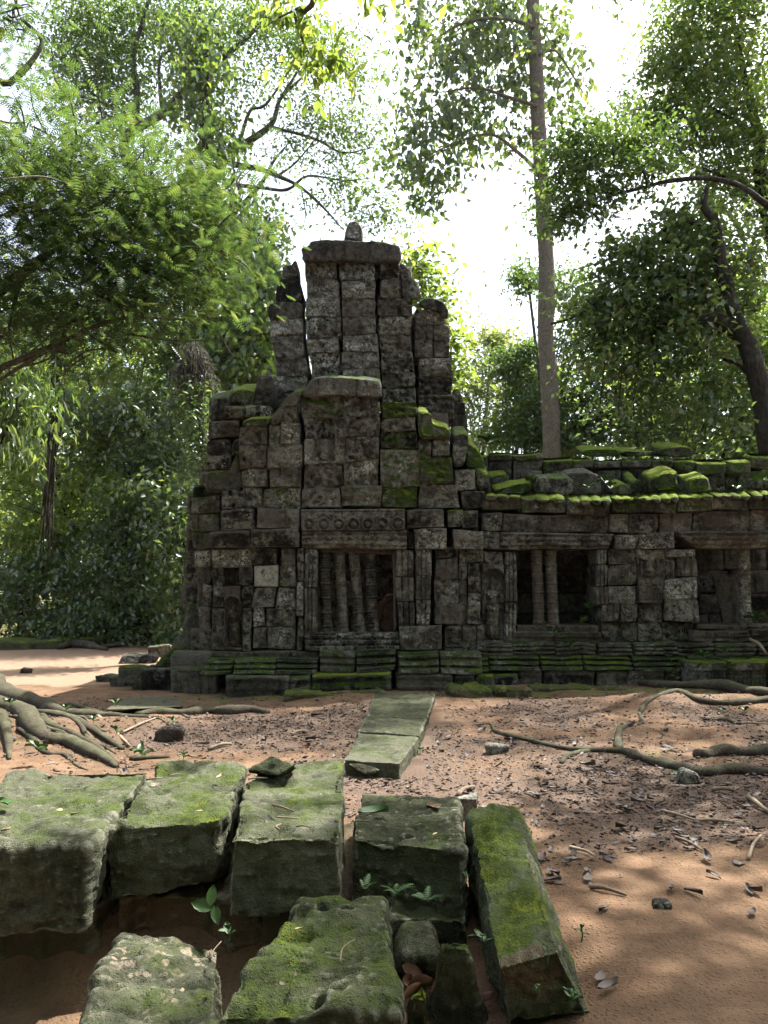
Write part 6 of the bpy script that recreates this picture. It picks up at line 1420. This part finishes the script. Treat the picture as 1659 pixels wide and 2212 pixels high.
def leaf_blade(L, Wd, curl, bend, seed, teeth=0.0, nu=7, nv=4):
    g = np.random.RandomState(seed); V = []; Fc = []
    for i in range(nu + 1):
        t = i / nu; w = Wd * (math.sin(math.pi * t ** .85) ** .75) * (1 + teeth * (-1) ** i)
        for j in range(nv + 1):
            s_ = j / nv * 2 - 1
            V.append(((t - .5) * L, s_ * w * .5, curl * L * (s_ ** 2) * .5 * (.4 + t) + bend * L * (t - .5) ** 2 + g.normal(0, .006) * L))
    for i in range(nu):
        for j in range(nv): a = i * (nv + 1) + j; Fc.append((a, a + 1, a + nv + 2, a + nv + 1))
    return np.array(V), Fc
VARS = [leaf_blade(.13, .055, .22, .15, 1, 0, 6, 2), leaf_blade(.12, .05, -.15, -.1, 2, 0, 6, 2), leaf_blade(.14, .06, .4, .25, 3, 0, 6, 2), leaf_blade(.11, .055, .1, .3, 4, 0, 6, 2), leaf_blade(.15, .05, .3, -.12, 5, 0, 6, 2)]
VM = [mesh_of('fallen_leaf', v, f) for v, f in VARS]
for m in VM: m.materials.append(M_DRYLEAF)
def litter_leaves():
    x, y, z, g = scatter(3000, 502, -6, 7, 4.5, 12.6, .05); mb = []; mf = []; k = 0
    for i in range(len(x)):
        V, Fc = VARS[i % 5]; V = V * g.uniform(.22, .6); a = g.uniform(0, 6.28)
        X = V[:, 0] * math.cos(a) - V[:, 1] * math.sin(a); Y_ = V[:, 0] * math.sin(a) + V[:, 1] * math.cos(a)
        tx, ty = g.normal(0, .2, 2)
        mb.append(np.stack([X + x[i], Y_ + y[i], V[:, 2] + X * tx + Y_ * ty + z[i] + .012], 1)); mf.append(np.array(Fc) + k); k += len(V)
    me = mesh_of('leaf_litter', np.concatenate(mb), np.concatenate(mf)); o = add('leaf_litter', me, M_DRYLEAF)
    setp(o, 'small dry leaves and crumbs of bark strewn over the clearing', 'leaf litter', None, 'stuff')
litter_leaves()
# leaves large enough to tell apart
def one_leaf(u, v, s, label, group, seed, mat=None, z=None, var=None):
    g = random.Random(seed); p = atZ(u, v, z if z is not None else 0.0); zz = z if z is not None else gz(p[0], p[1])
    o = bpy.data.objects.new('fallen_leaf', VM[var if var is not None else g.randrange(5)]); COL.objects.link(o)
    o.location = (p[0], p[1], zz + .02 * s); o.scale = (s, s, s); o.rotation_euler = (g.uniform(-.12, .12), g.uniform(-.12, .12), g.uniform(0, 6.28))
    if mat is not None:
        o.material_slots[0].link = 'OBJECT'; o.material_slots[0].material = mat
    setp(o, label, 'leaf', group); return o
g_ = random.Random(3)
LZ = [((1130, 1290, 1850, 1940), 14, 'dry grey-brown leaf on the gravel just right of the tilted slab', 'leaves beside the tilted slab'),
      ((1290, 1640, 1770, 1880), 16, 'dry curled leaf on the open red sand at right', 'leaves on the open sand'),
      ((1290, 1640, 1880, 2000), 7, 'grey leaf lying alone on the bare sand at lower right', 'leaves on the bare sand'),
      ((1000, 1240, 1690, 1790), 15, 'dark flat leaf on the gravel between tilted slab and thin root', 'leaves on the gravel'),
      ((1250, 1640, 1690, 1770), 16, 'dark leaf by the long thin root on the right', 'leaves by the right roots'),
      ((900, 1300, 1560, 1680), 14, 'dry leaf among the litter right of the slab path', 'leaves right of the slab path'),
      ((1320, 1640, 1500, 1640), 12, 'dry leaf between the roots on the right', 'leaves between the right roots'),
      ((400, 740, 1540, 1630), 12, 'dry leaf on the earth between the left roots and the slab path', 'leaves left of the slab path'),
      ((20, 200, 1590, 1650), 8, 'dry leaf in the corner behind the left block', 'leaves behind the left block')]
k = 0
for (u0, u1, v0, v1), n, lb, gr in LZ:
    for _ in range(n):
        for _t in range(20):
            u, v = g_.uniform(u0, u1), g_.uniform(v0, v1); p = atZ(u, v)
            if clear_of(np.array([p[0]]), np.array([p[1]]))[0]: break
        one_leaf(u, v, g_.uniform(.5, .95) * (1.0 if v > 1700 else 1.3), lb, gr, k); k += 1
for (u, v, s, lb) in [(1048, 2140 - 3, .9, ''),]: pass
one_leaf(1297, 2109, .75, 'upper of two grey leaves near the foot of the tilted slab', None, 901); one_leaf(1313, 2135, .75, 'lower of two grey leaves near the foot of the tilted slab', None, 902)
for i, (u, v, zt, s, m, lb) in enumerate([(270, 1678, .50, .95, M_DRYLEAF, 'long dark curled leaf at the back of the left block'), (475, 1683, .49, .5, M_PALELEAF, 'pale yellow leaf at the back of the second block'), (345, 1700, .49, .35, M_DRYLEAF, 'small black curled leaf on the second block'), (128, 1755, .51, .5, M_PALELEAF, 'pink-brown crumpled leaf on the left block'), (162, 1762, .51, .4, M_DRYLEAF, 'small brown curled leaf beside the crumpled one'), (578, 1780, .53, .35, M_DRYLEAF, 'brown curled leaf in the peg hole of the long block'),
                              (694, 1718, .51, .25, M_PALELEAF, 'tiny pale leaf on the long flat block'), (430, 1752, .50, .3, M_PALELEAF, 'cream scrap of leaf on the second block'), (437, 2172, .25, .3, M_DRYLEAF, 'purple-brown leaf on the pale bottom-left boulder'), (394, 2140, .25, .3, M_PALELEAF, 'tan leaf on the pale bottom-left boulder'), (640, 2112, .32, .32, M_DRYLEAF, 'curled leaf strip on the big flat boulder'), (610, 2130, .32, .3, M_DRYLEAF, 'brown leaf strip by the peg hole of the big boulder'), (940, 1806, .43, .35, M_PALELEAF, 'tan leaf on the front edge of the leaf block'), (645, 2009, .34, .22, M_PALELEAF, 'tiny cream leaf on the moss of the big boulder')]):
    one_leaf(u, v, s, lb, None, 920 + i, m, zt)
# bronze dead leaves caught between the stones
for i, (u, v, z, s) in enumerate([(890, 2105, 0., .9), (875, 2130, -.02, 1.0), (905, 2135, .0, .9), (888, 2155, .0, .8), (1003, 1850, .25, .9), (1000, 1870, .2, .9), (1050, 2120, -.05, .8), (1040, 2160, -.08, .8)]):
    o = one_leaf(u, v, s, 'bronze dead leaf caught in the gap between the front stones', 'dead leaves in the gaps', 960 + i, M_BRONZE, z); o.rotation_euler = (1.0 + .2 * i, .4, i * 1.3)
# fresh green leaves
def green_leaf(name, p, L, Wd, rz, label, tilt=0.1, curl=.25, mat=None, group=None):
    V, Fc = leaf_blade(L, Wd, curl, .1, 5, .03, 12, 6)
    V[:, 2] -= np.exp(-(V[:, 1] / (Wd * .03)) ** 2) * .006
    o = add(name, mesh_of(name, V, Fc), mat or M_GREENLEAF, None, p, (tilt, 0, rz)); return setp(o, label, 'leaf', group)
p = atZ(806, 1760, .43); green_leaf('green_leaf', p + np.array((0, 0, .015)), .17, .085, .15, 'big dark green leaf lying on the front right block', .12)
p = atZ(8, 1738, .51); green_leaf('green_leaf', p + np.array((0, 0, .012)), .11, .08, 2.4, 'bright green leaf on the left block at the edge of the photo', .2)
p = atZ(1485, 1620, gz(*atZ(1485, 1620)[:2])); 
# twigs
def twig(a, b, r, label, z=None, group='dry twigs on the stones'):
    pa, pb2 = (atZ(*a, z), atZ(*b, z)) if z is not None else (atZ(*a), atZ(*b))
    if z is None: pa[2] = gz(*pa[:2]) + r; pb2[2] = gz(*pb2[:2]) + r
    else: pa[2] += r * 1.5; pb2[2] += r * 1.5
    m = (pa + pb2) / 2 + np.array((rnd.uniform(-.02, .02), rnd.uniform(-.02, .02), r))
    V, Fc = tube([pa, m, pb2], [r, r * .9, r * .6], 6, .2, rnd.randrange(99)); o = centred('twig', V, Fc, M_TWIG); setp(o, label, 'twig', group)
for a, b, r, z, lb in [((588, 1742), (634, 1756), .006, .51, 'thin grey twig across the long flat block'), ((597, 1768), (648, 1772), .005, .51, 'straight twig beside the peg holes of the long block'), ((640, 1788), (674, 1790), .004, .51, 'pale short twig at the front of the long block'), ((603, 1796), (608, 1784), .006, .51, 'stubby cream twig on the long block'), ((316, 1687), (350, 1684), .006, .49, 'twig at the back of the second block'), ((365, 1678), (396, 1674), .004, .49, 'fine twig at the back edge of the second block'), ((536, 1686), (578, 1684), .006, .49, 'pale twig bridging the crack under the loose stone'),
                       ((735, 2080), (766, 2032), .003, .34, 'fine pale straw on the moss of the big boulder'), ((456, 2072), (478, 2036), .003, .24, 'fine straw on the pale bottom-left boulder'), ((768, 1776), (806, 1780), .004, .43, 'pale straw beside the green leaf'), ((2, 1798), (22, 1792), .006, .51, 'light twig at the left edge of the first block')]: twig(a, b, r, lb, z)
for a, b, r, lb in [(RF(415, 370), RF(560, 495), .025, 'bare grey stick lying over the left roots'), (RF(520, 460), RF(670, 415), .016, 'thin forked stick right of the left roots'), (RF(900, 510), RF(1000, 495), .02, 'short stick on the earth before the long block'), (RE(945, 410), RE(1035, 445), .011, 'brown twig on the gravel right of the tilted slab'), (RE(1020, 570), RE(1150, 608), .012, 'straight twig on the bare sand right of the slab'), (RE(1325, 390), RE(1425, 435), .01, 'twig on the open sand at right'), (RE(1590, 465), RE(1635, 385), .012, 'twig at the right edge of the photo'), (RE(1275, 280), RE(1400, 320), .012, 'thin twig by the mossy patch at right'), (RE(1400, 320), RE(1560, 325), .012, 'long twig by the mossy patch at right'), (RE(1590, 245), RE(1659, 300), .02, 'thick stick at the right edge behind the sand'), (RG(320, 685), RG(390, 640), .02, 'stick behind the leaf block'), (RG(1415, 650), RG(1520, 660), .016, 'dark stick below the right root'), (RG(1510, 360), RG(1659, 372), .012, 'fine root-like twig between the right roots'), (RF(1255, 455), RF(1320, 440), .015, 'short stick near the slab path'), (RC(1565, 1075), RC(1650, 1150), .03, 'pale stick leaning on the gallery base at right')]:
    if 'leaning' in lb:
        a_, b_ = atY(*a, 13.0), atY(*b, 12.5); V, Fc = tube([a_, (a_ + b_) / 2 + np.array((.02, 0, .03)), b_], [.03, .028, .02], 6, .2, 4); o = centred('twig', V, Fc, M_TWIG); setp(o, lb, 'twig', 'dry twigs on the ground')
    else: twig(a, b, r, lb, None, 'dry twigs on the ground')

# ------------------------------------------------------------------ small plants
def sprig(p, n, L, label, seed, lf=.5, spread=1.0, group=None, h=.06, kind='leaf', cat='plant'):
    """a seedling: a short stem and pointed leaves as parts"""
    g = random.Random(seed); root = empty('seedling', p); setp(root, label, cat, group)
    V, Fc = tube([(0, 0, 0), (.005, 0, h * .5), (0, .005, h)], [.004, .003, .002], 5, 0, 0); add('stem', mesh_of('stem', V, Fc), M_GREENLEAF, root, p)
    V, Fc = leaf_blade(L, L * lf, .3, -.5, seed, 0, 6, 2); V[:, 0] += L * .5
    me = mesh_of('leaf', V, Fc)
    for i in range(n):
        o = add('leaf', me, M_GREENLEAF, root, (p[0], p[1], p[2] + h * (.5 + .5 * i / max(1, n - 1)))); s = g.uniform(.7, 1.1); o.scale = (s, s, s)
        o.rotation_euler = (g.uniform(-.3, .3), -g.uniform(.0, .7) * spread, i * 6.28 / n + g.uniform(-.4, .4))
    return root
def fern(p, n, L, label, seed, group=None):
    g = random.Random(seed); root = empty('fern', p); setp(root, label, 'fern', group)
    V = []; Fc = []
    for j in range(9):
        t = .12 + j / 9 * .86; w = L * .24 * math.sin(math.pi * (.2 + .75 * t)); z = L * (.5 * t - .55 * t * t)
        for s_ in (-1, 1):
            k0 = len(V); V += [(L * t - L * .03, 0, z), (L * t + L * .04, s_ * w, z - .1 * w), (L * t + L * .05, 0, z)]; Fc.append((k0, k0 + 1, k0 + 2))
    me = mesh_of('frond', V, Fc)
    for i in range(n):
        o = add('frond', me, M_GREENLEAF, root, p); o.rotation_euler = (g.uniform(-.3, .3), -g.uniform(.1, .7), i * 6.28 / n + g.uniform(-.5, .5)); s = g.uniform(.7, 1.15); o.scale = (s, s, s)
    return root
# three-leaved seedling between the blocks
sd = empty('seedling', atY(462, 1990, 3.55)); setp(sd, 'three-leaved bright green seedling growing between the second and long block', 'plant')
for (u, v, L, rz, tl) in [(457, 1938, .085, 1.5, -1.1), (441, 1957, .10, 2.9, -.25), (466, 1972, .085, -1.2, .35)]:
    V, Fc = leaf_blade(L, L * .52, .2, -.3, 3, .04, 8, 4); V[:, 0] += L * .1
    o = add('leaf', mesh_of('leaf', V, Fc), M_GREENLEAF, sd, atY(u, v, 3.52)); o.rotation_euler = (1.1, tl * .3, 0) if rz == 1.5 else (.9, 0, 0)
    o.rotation_euler = (math.radians(62), 0, 0); o.rotation_euler.rotate_axis('Z', rz)
V, Fc = tube([sd.location, atY(456, 1960, 3.54), atY(455, 1955, 3.53)], [.003, .003, .002], 5, 0, 0); add('stem', mesh_of('stem', V - np.array(sd.location), Fc), M_GREENLEAF, sd, sd.location)
for i, (x, y, yy, n, L, lb) in enumerate([(320, 560, 3.66, 7, .09, 'small bright fern under the leaf block, left one'), (430, 590, 3.62, 7, .10, 'small bright fern under the leaf block, right one'), (205, 550, 3.7, 6, .08, 'dark little fern in the shade beside the leaf block')]):
    fern(atY(*RE(x, y), yy), n, L, lb, 700 + i, 'ferns among the front stones')
for i, (x, y, yy, n, L, lb) in enumerate([(570, 530, 3.6, 5, .03, 'tiny seedling on the lower right corner of the leaf block'), (950, 975, 3.05, 6, .05, 'tiny bright seedling at the foot of the tilted slab'), (988, 735, 3.6, 4, .04, 'slender seedling at the right side of the tilted slab'), (630, 770, 3.3, 5, .06, 'seedling in the gap left of the tilted slab'), (865, 815, 3.15, 3, .03, 'tiny seedling on the earthy end of the tilted slab'), (830, 950, 3.0, 4, .02, 'minute weed in the earth under the tilted slab')]):
    sprig(atY(*RE(x, y), yy), n, L, lb, 710 + i, group='seedlings among the front stones')
sprig(atY(*RD(350, 745), 3.75), 5, .04, 'small seedling on the corner of the left block', 720); sprig(atY(*RD(985, 890), 3.45), 4, .06, 'seedling leaf behind the big flat boulder', 721)
# weeds on the gallery
WE = [(500, 1030, 13.1, 9, .12, 'leafy weed at the foot of the two gallery columns'), (560, 1060, 13.0, 8, .10, 'small weed on the sill of the left gallery opening'), (700, 1010, 13.1, 12, .13, 'spreading weed at the right end of the left opening'), (745, 940, 13.4, 12, .16, 'upright fern-like weed inside the left gallery opening'), (740, 1060, 12.95, 10, .12, 'trailing weed under the left opening'), (620, 1080, 12.95, 8, .1, 'low weed on the gallery base under the opening'), (650, 1130, 12.9, 8, .1, 'weed on the lower moulding of the gallery'), (770, 1120, 12.9, 8, .1, 'weed tuft on the moulding right of the opening'),
      (1160, 1200, 12.8, 7, .14, 'broad-leaved weed on the gallery plinth'), (1330, 1190, 12.6, 8, .16, 'weed at the start of the projecting plinth'), (1440, 1165, 12.7, 8, .16, 'leafy weed on the mossy plinth at right'), (1600, 1000, 13.15, 8, .2, 'broad weed at the foot of the right gallery column'), (1450, 1245, 12.5, 8, .13, 'pale weed in the carved plinth at right'), (1300, 1250, 12.5, 6, .12, 'small weed before the carved plinth'), (1190, 1295, 12.5, 6, .12, 'seedling on the ground before the plinth'),
      (455, 300, 13.9, 9, .2, 'bright weed on the roof between two blocks'), (735, 318, 13.6, 9, .16, 'weed in front of the grey roof boulder'), (820, 290, 13.8, 8, .18, 'tall weed right of the grey roof boulder'), (850, 318, 13.7, 8, .15, 'weed on the roof edge near the peaked stone'), (380, 420, 13.1, 6, .12, 'little weed under the second eaves block'), (1640, 280, 13.6, 9, .22, 'bright leafy weed on the roof at the right edge'), (1500, 318, 13.3, 8, .15, 'weed on the eaves near the right edge'), (990, 375, 13.0, 6, .12, 'small weed hanging from the middle eaves'), (220, 90, 15, 8, .25, 'yellow-green weed at the roof end by the tower')]
for i, (x, y, yy, n, L, lb) in enumerate(WE): sprig(atY(*RC(x, y), yy), n, L, lb, 740 + i, .45, 1.0, 'weeds on the gallery', .05 + L * .4)
for i, (x, y, n, L, lb) in enumerate([(40, 385, 8, .1, 'weed among the left roots at the photo edge'), (495, 400, 5, .14, 'pale-leaved weed standing behind the left roots'), (280, 440, 8, .08, 'weed tuft between the left roots'), (400, 460, 7, .08, 'small weed on the left roots'), (160, 590, 8, .12, 'weed in the earth behind the left block'), (610, 540, 4, .14, 'broad-leaved weed before the left roots'), (790, 548, 7, .07, 'weed on the litter behind the second block'), (500, 495, 6, .09, 'weed at the tip of the left roots'), (745, 430, 5, .08, 'small weed right of the left roots'), (1080, 285, 6, .08, 'weed at the foot of the tower plinth')]):
    p = atZ(*RF(x, y)); p[2] = gz(p[0], p[1]) + (.12 if x < 520 else 0); sprig(p, n, L, lb, 780 + i, .45, 1.0, 'weeds on the clearing', .06)
for i, (x, y, n, L, lb) in enumerate([(235, 195, 8, .1, 'weed beside the far end of the slab path'), (290, 225, 8, .12, 'leafy weed on the earth ledge by the path'), (20, 500, 6, .06, 'weed under the edge of the nearest path slab'), (155, 465, 6, .06, 'weed right of the nearest path slab'), (1560, 300, 6, .1, 'weed between the big right roots'), (1465, 300, 4, .08, 'tiny weed by the big right root'), (1270, 590, 7, .09, 'weed beside the grey stone at right')]):
    p = atZ(*RG(x, y)); p[2] = gz(p[0], p[1]); sprig(p, n, L, lb, 800 + i, .45, 1.0, 'weeds on the clearing', .05)
# ------------------------------------------------------------------ humid air
hm = bpy.data.materials.new('humid_air'); hm.use_nodes = True; hm.node_tree.nodes.clear()
pv = hm.node_tree.nodes.new('ShaderNodeVolumePrincipled'); pv.inputs['Density'].default_value = .00016; pv.inputs['Color'].default_value = (.85, .92, .95, 1); pv.inputs['Anisotropy'].default_value = .3
ou = hm.node_tree.nodes.new('ShaderNodeOutputMaterial'); hm.node_tree.links.new(pv.outputs[0], ou.inputs['Volume'])
o = add('haze', mesh_of('haze', np.array(box8(-500, 500, -100, 800, -1.5, 34)), [(0, 3, 2, 1), (4, 5, 6, 7), (0, 1, 5, 4), (1, 2, 6, 5), (2, 3, 7, 6), (3, 0, 4, 7)], False), hm)
setp(o, 'thin humid air over the clearing and forest', 'haze', None, 'stuff')
bpy.context.view_layer.update()
